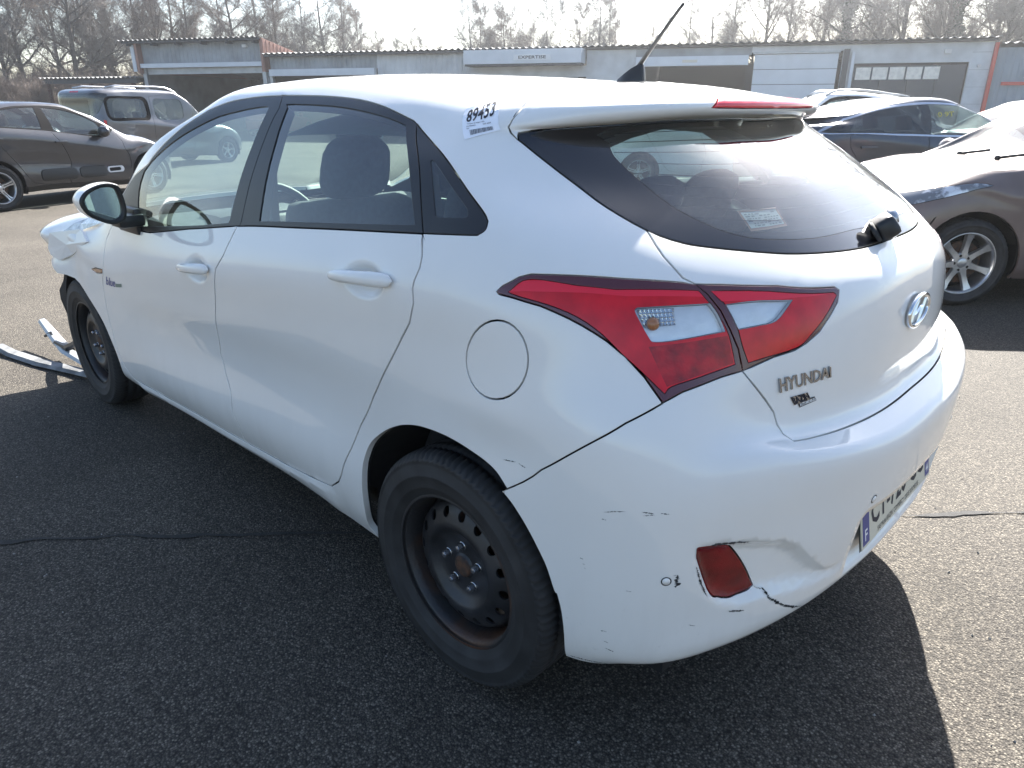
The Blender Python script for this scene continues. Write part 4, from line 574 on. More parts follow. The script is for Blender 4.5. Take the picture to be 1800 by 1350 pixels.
# ---------------------------------------------------------------- asphalt yard
def asphalt():
    m,nt,b,new=ntree('asphalt'); L=nt.links.new
    tc=new('ShaderNodeTexCoord'); v=new('ShaderNodeTexVoronoi'); v.inputs['Scale'].default_value=185; v.inputs['Randomness'].default_value=1
    L(tc.outputs['Object'],v.inputs['Vector'])
    w=new('ShaderNodeTexVoronoi'); w.inputs['Scale'].default_value=90; L(tc.outputs['Object'],w.inputs['Vector'])
    sx=new('ShaderNodeSeparateColor'); L(v.outputs['Color'],sx.inputs[0])
    r=new('ShaderNodeValToRGB'); e=r.color_ramp.elements; e[0].position=.0; e[0].color=(.052,.046,.039,1); e[1].position=1; e[1].color=(.265,.235,.19,1)
    a=r.color_ramp.elements.new(.55); a.color=(.105,.092,.076,1); a=r.color_ramp.elements.new(.86); a.color=(.17,.15,.122,1)
    L(sx.outputs[0],r.inputs[0])
    n=new('ShaderNodeTexNoise'); n.inputs['Scale'].default_value=.7; n.inputs['Detail'].default_value=10; n.inputs['Roughness'].default_value=.62; L(tc.outputs['Object'],n.inputs['Vector'])
    mr=new('ShaderNodeMapRange'); mr.inputs[1].default_value=.3; mr.inputs[2].default_value=.7; mr.inputs[3].default_value=.66; mr.inputs[4].default_value=1.26; L(n.outputs[0],mr.inputs[0])
    mx=new('ShaderNodeMix'); mx.data_type='RGBA'; mx.blend_type='MULTIPLY'; mx.inputs['Factor'].default_value=1
    L(r.outputs[0],mx.inputs['A']); cb=new('ShaderNodeCombineColor'); 
    for i in range(3): L(mr.outputs[0],cb.inputs[i])
    L(cb.outputs[0],mx.inputs['B'])
    # binder shows dark between the stones
    st=new('ShaderNodeMapRange'); st.inputs[1].default_value=.15; st.inputs[2].default_value=.75; st.inputs[3].default_value=1; st.inputs[4].default_value=.35; L(v.outputs['Distance'],st.inputs[0])
    m2=new('ShaderNodeMix'); m2.data_type='RGBA'; m2.blend_type='MULTIPLY'; m2.inputs['Factor'].default_value=1; L(mx.outputs['Result'],m2.inputs['A'])
    c2=new('ShaderNodeCombineColor'); [L(st.outputs[0],c2.inputs[i]) for i in range(3)]; L(c2.outputs[0],m2.inputs['B'])
    L(m2.outputs['Result'],b.inputs['Base Color']); b.inputs['Roughness'].default_value=.8
    b.inputs['Specular IOR Level'].default_value=.25
    h=new('ShaderNodeMath'); h.operation='MULTIPLY_ADD'; L(v.outputs['Distance'],h.inputs[0]); h.inputs[1].default_value=-.75; h.inputs[2].default_value=1
    h2=new('ShaderNodeMath'); h2.operation='MULTIPLY_ADD'; L(w.outputs['Distance'],h2.inputs[0]); h2.inputs[1].default_value=-.5; L(h.outputs[0],h2.inputs[2])
    bp=new('ShaderNodeBump'); bp.inputs['Strength'].default_value=1; bp.inputs['Distance'].default_value=.0034; L(h2.outputs[0],bp.inputs['Height']); L(bp.outputs[0],b.inputs['Normal'])
    return m
ASPH=asphalt()
def tagk(o,k): o['kind']=k; return o
tagk(meshobj('ground',[(-200,-200,0),(200,-200,0),(200,200,0),(-200,200,0)],[(0,1,2,3)],ASPH),'structure')
# paving seam: a ragged tar joint across the yard
rng=random.Random(3)
P0=np.array([3.2,3.3]);P1=np.array([-3.9,-4.3]); n=260; V=[];F=[]; wob=0;wd=.012
dirv=(P1-P0)/np.linalg.norm(P1-P0); nr=np.array([-dirv[1],dirv[0]])
for k in range(n+1):
    wob=.9*wob+rng.gauss(0,.004); wd=min(.030,max(.003,wd+rng.gauss(0,.004))); fw=.45 if k<n*.45 else 1.
    c=P0+(P1-P0)*k/n+nr*wob
    V+=[(*(c+nr*wd*fw),.004),(*(c-nr*wd*fw*rng.uniform(.4,1)),.004)]
F=[(2*k,2*k+1,2*k+3,2*k+2) for k in range(n)]
TAR=mat('tar',(.026,.025,.024),.8,bump=.6,bscale=250,vary=.3,scale=40)
tagk(meshobj('tar_seam',V,F,TAR),'structure')
# loose grit
V=[];F=[]
for k in range(2600):
    if k<1700: x=rng.uniform(-2.6,4.5); y=rng.uniform(-3.5,3.2)
    else: x=rng.uniform(-3,9); y=rng.uniform(-9,5)
    s=.0011+.0038*rng.random()**4; o=len(V); a=rng.random()*6.28
    q=[(math.cos(a+i*1.57)*s*rng.uniform(.6,1.3),math.sin(a+i*1.57)*s*rng.uniform(.6,1.3)) for i in range(4)]
    V+=[(x+u,y+w,.0008) for u,w in q]+[(x+rng.uniform(-.3,.3)*s,y,s*rng.uniform(.6,1.2)+.002)]
    F+=[(o+i,o+(i+1)%4,o+4) for i in range(4)]
tagk(meshobj('grit',V,F,mat('grit_stone',(.22,.21,.195),.8,vary=.6,scale=60)),'stuff')
# ---------------------------------------------------------------- garages
WA=Vector((33.88,-17.34,0)); WD=Vector((-.893205,-.449649,0)); WO=Vector((-.449649,.893205,0)); WZ=Vector((0,0,1))
def wbox(b,u0,u1,z0,z1,o0,o1,mi=0):
    """solid on the garage front: along the wall u, height z, out from the wall o"""
    V=[WA+WD*u+WO*o+WZ*z for u in (u0,u1) for o in (o0,o1) for z in (z0,z1)]
    return b.add(V,[(0,1,3,2),(4,6,7,5),(0,4,5,1),(2,3,7,6),(0,2,6,4),(1,5,7,3)],mi)
def wpart(name,m,parent,*boxes):
    b=MB()
    for q in boxes: wbox(b,*q)
    return b.build(name,m,parent)
CLAD=mat('pale_cladding',(.54,.565,.59),.5,vary=.14,scale=1.3)
CLAD2=mat('grey_cladding',(.29,.315,.34),.55,vary=.18,scale=1.2)
BAND=mat('white_band',(.62,.66,.71),.4,vary=.04,scale=2)
ROOFM=mat('fibre_cement_roof',(.20,.20,.20),.75,vary=.25,scale=1.5)
ROOFD=mat('dark_eaves',(.055,.060,.068),.7)
BROWNROOF=mat('brown_red_cladding',(.30,.16,.125),.6,vary=.1,scale=2)
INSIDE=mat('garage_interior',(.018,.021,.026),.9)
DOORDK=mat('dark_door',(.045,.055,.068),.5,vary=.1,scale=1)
REDP=mat('red_pipe',(.55,.06,.04),.4)
BLUEC=mat('blue_grey_cladding',(.24,.29,.34),.5,vary=.06,scale=1)
STEELP=mat('galvanised',(.40,.42,.44),.45,metal=.4,vary=.1,scale=3)
LITPANE=mat('painted_lit_pane',(.75,.72,.66),.25,vary=.12,scale=6)  # lit look of the panes is put into this pale opaque colour
BACK=-9.
def corrug(name,u0,u1,z,parent,o0=.35,o1=BACK,slope=.0,lam=.30,amp=.035,th=.02,m=None):
    V=[];F=[];n=int((u1-u0)/lam*6)
    for k in range(n+1):
        u=u0+(u1-u0)*k/n; w=amp*math.cos(2*math.pi*k/6)
        for o,zz in ((o0,z+w),(o0,z+w-th),(o1,z+w+slope*(o0-o1))): V.append(WA+WD*u+WO*o+WZ*zz)
    for k in range(n):
        a=3*k; F+=[(a,a+1,a+4,a+3),(a,a+3,a+5,a+2)]
    return meshobj(name,V,F,m or ROOFM,parent,smooth=False)
def sheet_wall(name,m,parent,u0,u1,z0,z1,o,step=.25,depth=.02):
    """profiled steel sheet: each rib is real relief"""
    V=[];F=[];n=int(round((u1-u0)/step)); 
    for k in range(n):
        a=u0+(u1-u0)*k/n; w=(u1-u0)/n
        for du,do in ((0,0),(.55*w,0),(.65*w,-depth),(.90*w,-depth)):
            for z in (z0,z1): V.append(WA+WD*(a+du)+WO*(o+do)+WZ*z)
    for z in (z0,z1): V.append(WA+WD*u1+WO*o+WZ*z)
    for k in range(4*n): F.append((2*k,2*k+1,2*k+3,2*k+2))
    return meshobj(name,V,F,m,parent)
# tall unit on the left
g1=empty('garage',WA+WD*(-4)); tag(g1,'tall grey garage with its roller shutter half raised, at the left end of the row','garage')
def keep(o): 
    o.matrix_parent_inverse=Matrix.Translation(-Vector(o.parent.location)); return o
def wp(name,m,parent,*boxes):
    o=wpart(name,m,None,*boxes); o.parent=parent; 
    if parent.type=='EMPTY': keep(o)
    return o
sw=sheet_wall('wall',CLAD2,None,-7.55,-.15,3.46,4.40,0); sw.parent=g1; keep(sw)
wp('side_wall',CLAD2,g1,(-7.62,-7.5,0,3.0,BACK,0),(-.15,-.03,0,3.0,BACK,0),(-7.5,-.15,0,2.9,BACK-.1,BACK))
wp('shutter_box',BAND,g1,(-7.55,-.2,3.26,3.46,0,.28))
sh=wp('roller_shutter',STEELP,g1,*[(-7.3,-.35,2.96+.075*k,3.03+.075*k,-.06,.02) for k in range(4)])
wp('door_jamb',STEELP,g1,(-7.55,-7.33,0,3.26,-.1,.10)); wp('door_jamb',STEELP,g1,(-.34,-.12,0,3.26,-.1,.10))
wp('corner_post',BAND,g1,(-8.0,-7.78,3.1,4.35,-.2,.22),(-7.75,-7.62,3.3,4.4,.0,.2))
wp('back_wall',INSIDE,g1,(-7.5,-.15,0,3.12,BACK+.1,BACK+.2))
wp('eaves',ROOFD,g1,(-8.25,-.1,4.40,4.50,-.1,.5))
for k in range(6): wp('rafter_end',ROOFD,g1,(-8.0+1.5*k,-7.9+1.5*k,4.28,4.40,0,.45))
o=corrug('roof',-8.4,-.05,4.55,None,.6,BACK,slope=-.165); o.parent=g1; keep(o)
wp('lamp',mat('lamp_white',(.7,.7,.7),.4),g1,(-1.3,-1.08,4.12,4.24,0,.14))
b=MB()
for u in (-.16,-.02):
    pass
tri=[(.35,3.0),(.35,4.50),(-8.5,3.04),(-8.5,3.0)]
b.add([WA+WD*u+WO*o+WZ*z for u in (-.15,-.01) for o,z in tri],[(0,1,2,3),(7,6,5,4)]+[(k,(k+1)%4,4+(k+1)%4,4+k) for k in range(4)])
b.add([WA+WD*u+WO*o+WZ*z for u in (-7.62,-7.48) for o,z in tri],[(0,1,2,3),(7,6,5,4)]+[(k,(k+1)%4,4+(k+1)%4,4+k) for k in range(4)])
for k in range(28):
    o=.30-.30*k; zt=4.50-(.35-o)*.165
    b.add([WA+WD*u+WO*(o+w)+WZ*z for u in (-.01,.015) for w in (0,-.05) for z in (3.0,zt-.02)],[(0,1,3,2),(4,6,7,5),(0,4,5,1),(2,3,7,6),(0,2,6,4),(1,5,7,3)])
o=b.build('side_cladding',BROWNROOF,None); o.parent=g1; keep(o)
# carport at the far left
g0=empty('carport',WA+WD*(-11)); tag(g0,'low open carport with a corrugated roof beside the tall garage','carport')
o=corrug('roof',-14.2,-7.7,2.84,None,.5,-6,slope=.0); o.parent=g0; keep(o)
wp('fascia',ROOFD,g0,(-14.1,-7.75,2.55,2.78,.2,.4))
for u in (-13.9,-11,-8.2): wp('post',mat('brown_post_%d'%int(-u*10),(.13,.06,.05),.7),g0,(u,u+.14,0,2.6,.2,.34))
wp('back_wall',DOORDK,g0,(-14,-7.8,0,2.6,-6,-5.9))
# long row
g2=empty('garage_row',WA+WD*(15)); tag(g2,'long low row of pale workshop garages with a flat grey roof behind the cars','garage')
def ws_(name,m,u0,u1,z0,z1,o=0):
    q=sheet_wall(name,m,None,u0,u1,z0,z1,o); q.parent=g2; keep(q); return q
ws_('wall',CLAD2,.1,5.9,3.10,3.66); ws_('wall',CLAD,5.9,10.5,2.2,3.66)
wp('wall',CLAD,g2,(15.85,17.95,0,3.66,-.12,.0)); 
wp('wall',CLAD2,g2,(17.95,22.6,3.36,3.66,-.12,0)); wp('wall',CLAD,g2,(22.6,26.0,3.45,3.66,-.12,.0)); 
wp('wall',CLAD,g2,(26.0,31.12,2.98,3.66,-.12,0),(30.42,31.12,0,2.98,-.12,0),(26.0,26.46,0,2.98,-.12,0))
for z in (.9,1.5,2.1,2.7,3.3): wp('cladding_joint',STEELP,g2,(30.45,31.1,z,z+.02,0,.012))
wp('shutter_box',BAND,g2,(.15,5.85,2.80,3.10,0,.25)); wp('roller_shutter',STEELP,g2,*[(5.95,10.4,2.2-.11*k,2.3-.11*k,-.05,.02) for k in range(20)])
wp('door_jamb',STEELP,g2,(5.75,5.95,0,2.8,-.1,.08)); wp('door_jamb',STEELP,g2,(.05,.22,0,2.8,-.1,.08))
wp('canopy',BAND,g2,(10.55,15.8,3.14,3.70,0,.9)); wp('canopy_underside',ROOFD,g2,(10.6,15.75,3.06,3.14,.05,.86))
wp('wall',CLAD,g2,(10.5,15.85,2.62,3.06,-.12,-.01)); wp('roller_shutter',STEELP,g2,*[(10.9,15.5,2.5-.11*k,2.6-.11*k,-.05,.02) for k in range(22)])
sg=wp('sign',mat('sign_white',(.72,.74,.76),.4),g2,(12.85,14.5,3.27,3.49,.9,.93))
cs=[WA+WD*u+WO*.934+WZ*z for u,z in ((12.95,3.46),(14.4,3.46),(14.4,3.30),(12.95,3.30))]
CQ=[tuple(c)+tuple(WO) for c in cs]
decal_text('lettering','EXPERTISE',CQ,INK,sg,(.08,.12,.92,.88),off=.002,bold=True)
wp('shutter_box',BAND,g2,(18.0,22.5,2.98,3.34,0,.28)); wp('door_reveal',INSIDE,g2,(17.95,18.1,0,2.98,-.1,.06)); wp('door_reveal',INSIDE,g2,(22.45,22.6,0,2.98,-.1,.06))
sg=wp('sign',mat('sign_cream',(.62,.60,.52),.5),g2,(19.9,20.5,3.10,3.20,.28,.30))
dp=wp('sectional_door',STEELP,g2,(22.65,25.9,3.38,3.45,-.05,.10))
for k in range(6): wp('door_panel',BAND,g2,(22.72,25.85,.02+.56*k,.56+.56*k,-.04,.02))
wp('downpipe',ROOFD,g2,(26.02,26.22,0,3.5,.02,.16)); wp('downpipe',BAND,g2,(26.32,26.42,0,3.4,.02,.12))
fd2=wp('folding_door',DOORDK,g2,*[(26.5+.97*k,26.5+.97*k+.95,0,2.90,-.16,-.10) for k in range(4)])
for k in range(5): wp('pane',LITPANE,g2,(26.56+.60*k,27.10+.60*k,2.40,2.84,-.10,-.085))
for k in range(6): wp('glazing_bar',DOORDK,g2,(26.50+.60*k,26.56+.60*k,2.36,2.88,-.10,-.06))
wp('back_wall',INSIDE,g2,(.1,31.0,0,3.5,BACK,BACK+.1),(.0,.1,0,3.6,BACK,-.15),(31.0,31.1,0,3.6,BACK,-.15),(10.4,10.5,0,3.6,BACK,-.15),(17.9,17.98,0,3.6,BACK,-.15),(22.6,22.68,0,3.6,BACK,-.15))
wp('eaves',ROOFD,g2,(.05,10.5,3.66,3.74,-.1,.38),(10.5,31.15,3.68,3.76,-.1,.2))
o=corrug('roof',-.05,31.2,3.80,None,.45,BACK,amp=.03,m=ROOFM); o.parent=g2; keep(o)
wp('lamp',mat('lamp_grey',(.6,.6,.6),.4),g2,(29.5,29.72,3.28,3.42,0,.16)); wp('lamp',mat('lamp_grey2',(.6,.6,.6),.4),g2,(30.7,30.8,2.8,2.9,0,.12))
# blue shed
g3=empty('clad_shed',WA+WD*(35)); tag(g3,'blue grey clad shed with red trims at the right end of the row','shed')
q=sheet_wall('wall',BLUEC,None,31.3,42,0,3.45,-.02,step=.3); q.parent=g3; keep(q)
wp('corner_trim',REDP,g3,(31.13,31.25,0,3.62,0,.12)); wp('base_rail',REDP,g3,(31.6,41.9,2.16,2.28,0,.06)); wp('panel',CLAD,g3,(32.3,36,2.4,3.3,0,.05))
wp('side_wall',BLUEC,g3,(31.2,31.28,0,3.5,BACK,-.05),(31.3,42,0,3.5,BACK-.1,BACK)); 
o=corrug('roof',31.25,42.1,3.60,None,.3,BACK); o.parent=g3; keep(o)
# ---------------------------------------------------------------- bare winter trees
BARK=mat('bark',(.085,.072,.062),.95,vary=.35,scale=5)
TWIG=mat('twigs',(.17,.135,.115),.95,vary=.25,scale=2)
TWIG2=mat('twigs_grey',(.16,.145,.135),.95,vary=.25,scale=2)
IVY=mat('ivy_leaf',(.035,.048,.028),.6,vary=.3,scale=3)
BRUSH=mat('dry_brush',(.15,.115,.075),.95,vary=.35,scale=2)
def strips(segs,sides=3):
    """segs: arrays a,b,ra,rb -> prisms"""
    a=np.array([s[0] for s in segs]);b=np.array([s[1] for s in segs]);ra=np.array([s[2] for s in segs]);rb=np.array([s[3] for s in segs])
    d=b-a; d/=np.linalg.norm(d,axis=1,keepdims=True)+1e-9
    h=np.where(np.abs(d[:,2:3])<.9,np.array([[0,0,1.]]),np.array([[1.,0,0]])); u=np.cross(d,h); u/=np.linalg.norm(u,axis=1,keepdims=True); w=np.cross(d,u)
    V=[]
    for (c,r) in ((a,ra),(b,rb)):
        for k in range(sides):
            t=2*math.pi*k/sides; V.append(c+(u*math.cos(t)+w*math.sin(t))*r[:,None])
    V=np.stack(V,1).reshape(-1,3); n=len(segs); base=np.arange(n)[:,None]*(2*sides)
    F=[]
    for k in range(sides): F.append(np.concatenate([base+k,base+(k+1)%sides,base+sides+(k+1)%sides,base+sides+k],1))
    return V,np.concatenate(F)
def npmesh(name,V,F,m):
    me=bpy.data.meshes.new(name); me.from_pydata(V.tolist() if hasattr(V,'tolist') else V,[],F.tolist() if hasattr(F,'tolist') else F); me.materials.append(m); me.update(); return me
def grow(seed,H,kind):
    rg=np.random.RandomState(seed); tr=[];cr=[]
    n=9; P=[np.zeros(3)]; lean=rg.normal(0,.03,2)
    for k in range(n): P.append(P[-1]+np.array([lean[0]+rg.normal(0,.025),lean[1]+rg.normal(0,.025),1.])*H/n*(.97))
    r0=.013*H*(1.2 if kind=='broad' else .85)
    rad=lambda f:r0*(1-f)**.85+.012
    for k in range(n): tr.append((P[k],P[k+1],rad(k/n),rad((k+1)/n)))
    def branch(p,d,L,r,lev):
        m=4 if lev<2 else 3; q=p.copy(); dd=d.copy()
        for k in range(m):
            dd=dd+rg.normal(0,.13,3)+np.array([0,0,.07 if kind!='weep' else -.03]); dd/=np.linalg.norm(dd)
            q2=q+dd*L/m; r2=max(.004,r*(1-.8*(k+1)/m)); (tr if r>.045 else cr).append((q,q2,max(.006,r*(1-.8*k/m)),r2)); 
            if lev<3:
                nb=[3,3,2][lev] if k>0 or lev>0 else 1
                for _ in range(nb):
                    a=rg.normal(0,1,3); a-=dd*a.dot(dd); a/=np.linalg.norm(a)+1e-9
                    sp=rg.uniform(.5,1.0); nd=dd*math.cos(sp)+a*math.sin(sp); f=rg.uniform(0,1)
                    branch(q+(q2-q)*f,nd,L*rg.uniform(.32,.55),r2*.62,lev+1)
            q=q2
    nl={'broad':17,'slim':24,'bush':14}[kind]
    for i in range(nl):
        f=rg.uniform(.22 if kind!='slim' else .25,.98) if kind!='bush' else rg.uniform(.02,.5)
        k=min(n-1,int(f*n)); p=P[k]+(P[k+1]-P[k])*(f*n-k)
        az=rg.uniform(0,6.283); up={'broad':rg.uniform(.35,1.0),'slim':rg.uniform(.8,1.5),'bush':rg.uniform(.5,1.6)}[kind]
        d=np.array([math.cos(az),math.sin(az),up]); d/=np.linalg.norm(d)
        L=H*({'broad':.40,'slim':.24,'bush':.62}[kind])*(1-.65*f)*rg.uniform(.7,1.15)
        branch(p,d,L,rad(f)*.55,0)
    return tr,cr
protos={}
for nm,seed,H,kind,tw in (('a',1,12,'broad',TWIG),('b',2,13,'slim',TWIG2),('c',3,11,'broad',TWIG2),('d',4,12,'slim',TWIG),('e',5,4,'bush',TWIG),('f',7,12,'broad',TWIG)):
    tr,cr=grow(seed,H,kind); V,F=strips(tr,5); T=npmesh('trunk',V,F,BARK); V,F=strips(cr,3); Cm=npmesh('crown',V,F,tw)
    protos[nm]=(T,Cm,H)
# ivy sleeve for some trunks
rg=np.random.RandomState(9); V=[];F=[]
for k in range(1500):
    z=rg.uniform(0,1)**.8*7.5; a=rg.uniform(0,6.283); r=rg.uniform(.1,.62)*(1-.5*z/7.5)*(1+.4*math.sin(3*z)); s=rg.uniform(.07,.15)
    c=np.array([r*math.cos(a),r*math.sin(a),z]); u=rg.normal(0,1,3);u/=np.linalg.norm(u);w=np.cross(u,rg.normal(0,1,3));w/=np.linalg.norm(w); o=len(V)
    V+=[c-u*s,c+w*s*.7,c+u*s,c-w*s*.7]; F.append((o,o+1,o+2,o+3))
IVYM=npmesh('ivy',np.array(V),np.array(F),IVY)
def at(px,depth):
    """ground point seen under column px of the picture at that distance along the view axis"""
    f=Vector((math.cos(YAW),math.sin(YAW),0)); r=Vector((math.sin(YAW),-math.cos(YAW),0))
    return Vector((CAMP[0],CAMP[1],0))+(f+r*((px-900)/1246.5*.94))*depth
TREES=[(-40, 58, 13, 'b', 0, 'first slim bare birch left of the carport from the left'),(25, 48, 12.5, 'b', 0, 'second slim bare birch left of the carport from the left'),(62, 50, 13.5, 'd', 0, 'slender bare poplar left of the carport'),(120, 60, 13, 'a', 0, 'broad bare tree above the carport roof'),(152, 52, 12, 'c', 0, 'grey bare tree above the carport roof'),(190, 56, 12.5, 'f', 1, 'bushy bare tree with ivy on its trunk above the carport roof'),(215, 60, 13, 'a', 1, 'broad bare tree with ivy on its trunk above the carport roof'),(268, 62, 12.5, 'f', 1, 'bushy bare tree with ivy on its trunk above the tall garage roof'),(300, 58, 11.5, 'a', 0, 'first broad bare tree above the tall garage roof from the left'),(325, 64, 12.5, 'c', 0, 'first grey bare tree above the tall garage roof from the left'),(352, 60, 12, 'd', 0, 'slender bare poplar above the tall garage roof'),(412, 66, 12.5, 'b', 0, 'slim bare birch above the tall garage roof'),(440, 58, 11.5, 'a', 0, 'second broad bare tree above the tall garage roof from the left'),(468, 68, 13, 'c', 0, 'second grey bare tree above the tall garage roof from the left'),(500, 60, 12.5, 'd', 0, 'first slender bare poplar above the low roof beside the tall garage from the left'),(552, 66, 11.5, 'b', 0, 'slim bare birch above the low roof beside the tall garage'),(585, 60, 10.8, 'c', 0, 'grey bare tree above the low roof beside the tall garage'),(615, 64, 10.5, 'a', 0, 'broad bare tree above the low roof beside the tall garage'),(640, 70, 9.6, 'd', 0, 'second slender bare poplar above the low roof beside the tall garage from the left'),(668, 72, 7.2, 'f', 0, 'first bushy bare tree in the low gap over the pale garage wall from the left'),(700, 66, 6.4, 'c', 0, 'first grey bare tree in the low gap over the pale garage wall from the left'),(728, 70, 7.6, 'a', 0, 'second broad bare tree in the low gap over the pale garage wall from the left'),(760, 74, 6.6, 'f', 0, 'second bushy bare tree in the low gap over the pale garage wall from the left'),(790, 76, 6.0, 'c', 0, 'third grey bare tree in the low gap over the pale garage wall from the left'),(845, 64, 9.4, 'd', 0, 'first slender bare poplar over the expertise canopy from the left'),(868, 62, 8.9, 'f', 1, 'bushy bare tree with ivy on its trunk over the expertise canopy'),(895, 60, 8.2, 'a', 0, 'first broad bare tree over the expertise canopy from the left'),(918, 66, 7.8, 'c', 0, 'second grey bare tree over the expertise canopy from the left'),(962, 60, 9.2, 'b', 1, 'slim bare birch with ivy on its trunk over the expertise canopy'),(1012, 60, 8.9, 'd', 0, 'third slender bare poplar over the expertise canopy from the left'),(1052, 58, 10, 'b', 1, 'slim bare birch with ivy on its trunk over the pale panel right of the canopy'),(1075, 64, 8.2, 'c', 0, 'grey bare tree over the pale panel right of the canopy'),(1130, 66, 7.2, 'f', 0, 'bushy bare tree over the pale panel right of the canopy'),(1160, 60, 7.4, 'a', 0, 'broad bare tree over the pale panel right of the canopy'),(680, 70, 7.4, 'a', 0, 'first broad bare tree in the low gap over the pale garage wall from the left'),(745, 72, 7.0, 'c', 0, 'second grey bare tree in the low gap over the pale garage wall from the left'),(775, 70, 6.6, 'd', 0, 'slender bare poplar in the low gap over the pale garage wall'),(835, 62, 9.0, 'c', 0, 'first grey bare tree over the expertise canopy from the left'),(880, 66, 9.2, 'd', 0, 'second slender bare poplar over the expertise canopy from the left'),(905, 64, 8.6, 'f', 0, 'bushy bare tree over the expertise canopy'),(940, 62, 8.2, 'a', 0, 'second broad bare tree over the expertise canopy from the left'),(985, 60, 8.6, 'c', 0, 'third grey bare tree over the expertise canopy from the left'),(1030, 62, 8.8, 'b', 0, 'slim bare birch over the pale panel right of the canopy'),(1065, 60, 9.4, 'd', 0, 'slender bare poplar over the pale panel right of the canopy'),(1195, 58, 9.2, 'b', 0, 'first slim bare birch above the sectional garage door from the left'),(1245, 60, 10, 'c', 0, 'grey bare tree above the sectional garage door'),(1275, 54, 10.6, 'b', 0, 'second slim bare birch above the sectional garage door from the left'),(1330, 52, 11.5, 'a', 0, 'broad bare tree above the sectional garage door'),(1362, 56, 12, 'b', 0, 'third slim bare birch above the sectional garage door from the left'),(1425, 54, 12.5, 'd', 0, 'slender bare poplar above the sectional garage door'),(1462, 48, 12.5, 'f', 1, 'bushy bare tree with ivy on its trunk above the sectional garage door'),(1520, 50, 12, 'b', 0, 'slim bare birch above the folding garage door'),(1550, 46, 12.5, 'c', 0, 'grey bare tree above the folding garage door'),(1612, 48, 13, 'd', 0, 'slender bare poplar above the folding garage door'),(1645, 44, 12.5, 'a', 1, 'broad bare tree with ivy on its trunk above the folding garage door'),(1705, 46, 12.5, 'f', 0, 'bushy bare tree above the folding garage door'),(1740, 44, 13, 'b', 0, 'slim bare birch above the blue clad shed'),(1800, 46, 13, 'd', 1, 'slender bare poplar with ivy on its trunk above the blue clad shed'),(1850, 42, 13, 'c', 0, 'grey bare tree above the blue clad shed'),(0, 44, 3.4, 'e', 0, 'second brown leafless bush left of the carport from the left'),(40, 46, 3.8, 'e', 0, 'third brown leafless bush left of the carport from the left'),(75, 42, 3.2, 'e', 0, 'fifth brown leafless bush left of the carport from the left'),(110, 50, 4.2, 'e', 0, 'first brown leafless bush above the carport roof from the left'),(150, 48, 3.8, 'e', 0, 'third brown leafless bush above the carport roof from the left'),(185, 54, 4.5, 'e', 0, 'fourth brown leafless bush above the carport roof from the left'),(225, 52, 4.2, 'e', 0, 'sixth brown leafless bush above the carport roof from the left'),(-50, 46, 3.6, 'e', 0, 'first brown leafless bush left of the carport from the left'),(60, 60, 5, 'e', 0, 'fourth brown leafless bush left of the carport from the left'),(140, 62, 5.5, 'e', 0, 'second brown leafless bush above the carport roof from the left'),(215, 66, 5.5, 'e', 0, 'fifth brown leafless bush above the carport roof from the left'),(655, 60, 4.6, 'e', 0, 'brown leafless bush above the low roof beside the tall garage'),(705, 62, 4.4, 'e', 0, 'first brown leafless bush in the low gap over the pale garage wall from the left'),(745, 64, 4.6, 'e', 0, 'second brown leafless bush in the low gap over the pale garage wall from the left'),(785, 62, 4.2, 'e', 0, 'third brown leafless bush in the low gap over the pale garage wall from the left'),(815, 64, 4.0, 'e', 0, 'first brown leafless bush over the expertise canopy from the left'),(930, 58, 4.6, 'e', 0, 'second brown leafless bush over the expertise canopy from the left'),(1110, 58, 4.6, 'e', 0, 'brown leafless bush over the pale panel right of the canopy')]
for i,(px,dep,H,ty,ivy,lab) in enumerate(TREES):
    T,Cm,H0=protos[ty]; s=H/H0; rr=random.Random(i*7+1)
    nm='bush' if ty=='e' else 'bare_tree'
    e=empty(nm,at(px,dep),rr.random()*6.28); e.scale=(s*rr.uniform(.92,1.1),s*rr.uniform(.92,1.1),s)
    tag(e,lab,'bush' if ty=='e' else 'tree','bare bushes behind the garages' if ty=='e' else 'bare trees behind the garages')
    link(bpy.data.objects.new('trunk' if ty!='e' else 'stem',T),e); link(bpy.data.objects.new('crown',Cm),e)
    if ivy: link(bpy.data.objects.new('ivy',IVYM),e)
# ---------------------------------------------------------------- the white damaged hatchback
F_=FEAT['F'];A_=FEAT['A'];S_=FEAT['S']
D=dense()
# crushed nose: the wing is pushed out and creased
def crush(D):
    X=D.copy(); x=D[:,:,0];y=D[:,:,1];z=D[:,:,2]
    w=np.clip((x-2.45)/.5,0,1); w=w*w*(3-2*w); side=np.clip((y-.35)/.3,0,1)
    X[:,:,0]+=w*.10*side
    X[:,:,1]+=w*side*(.030*np.sin((x-2.4)*9+z*6)+.022*np.sin(x*17-z*11))
    cz=.80-.05*(x-2.9); fold=np.clip(1-np.abs(z-cz)/.045,0,1)*w*side; X[:,:,1]+=.022*fold-.018*np.clip(1-np.abs(z-cz+.07)/.06,0,1)*w*side
    rid=np.clip(1-np.abs(x-3.02-.5*(z-.85))/.05,0,1)*w*side; X[:,:,1]+=.018*rid
    X[:,:,1]+=w*w*side*.040*(np.abs(np.sin(6.5*(x-2.72)+9*(z-.8)))-.6); X[:,:,0]+=w*w*side*.03*np.abs(np.sin(11*(z-.7)))
    X[:,:,2]+=w*side*(.030*np.exp(-((z-.88)/.10)**2)+.012*np.sin(x*14+y*4))
    return X
D=crush(D)
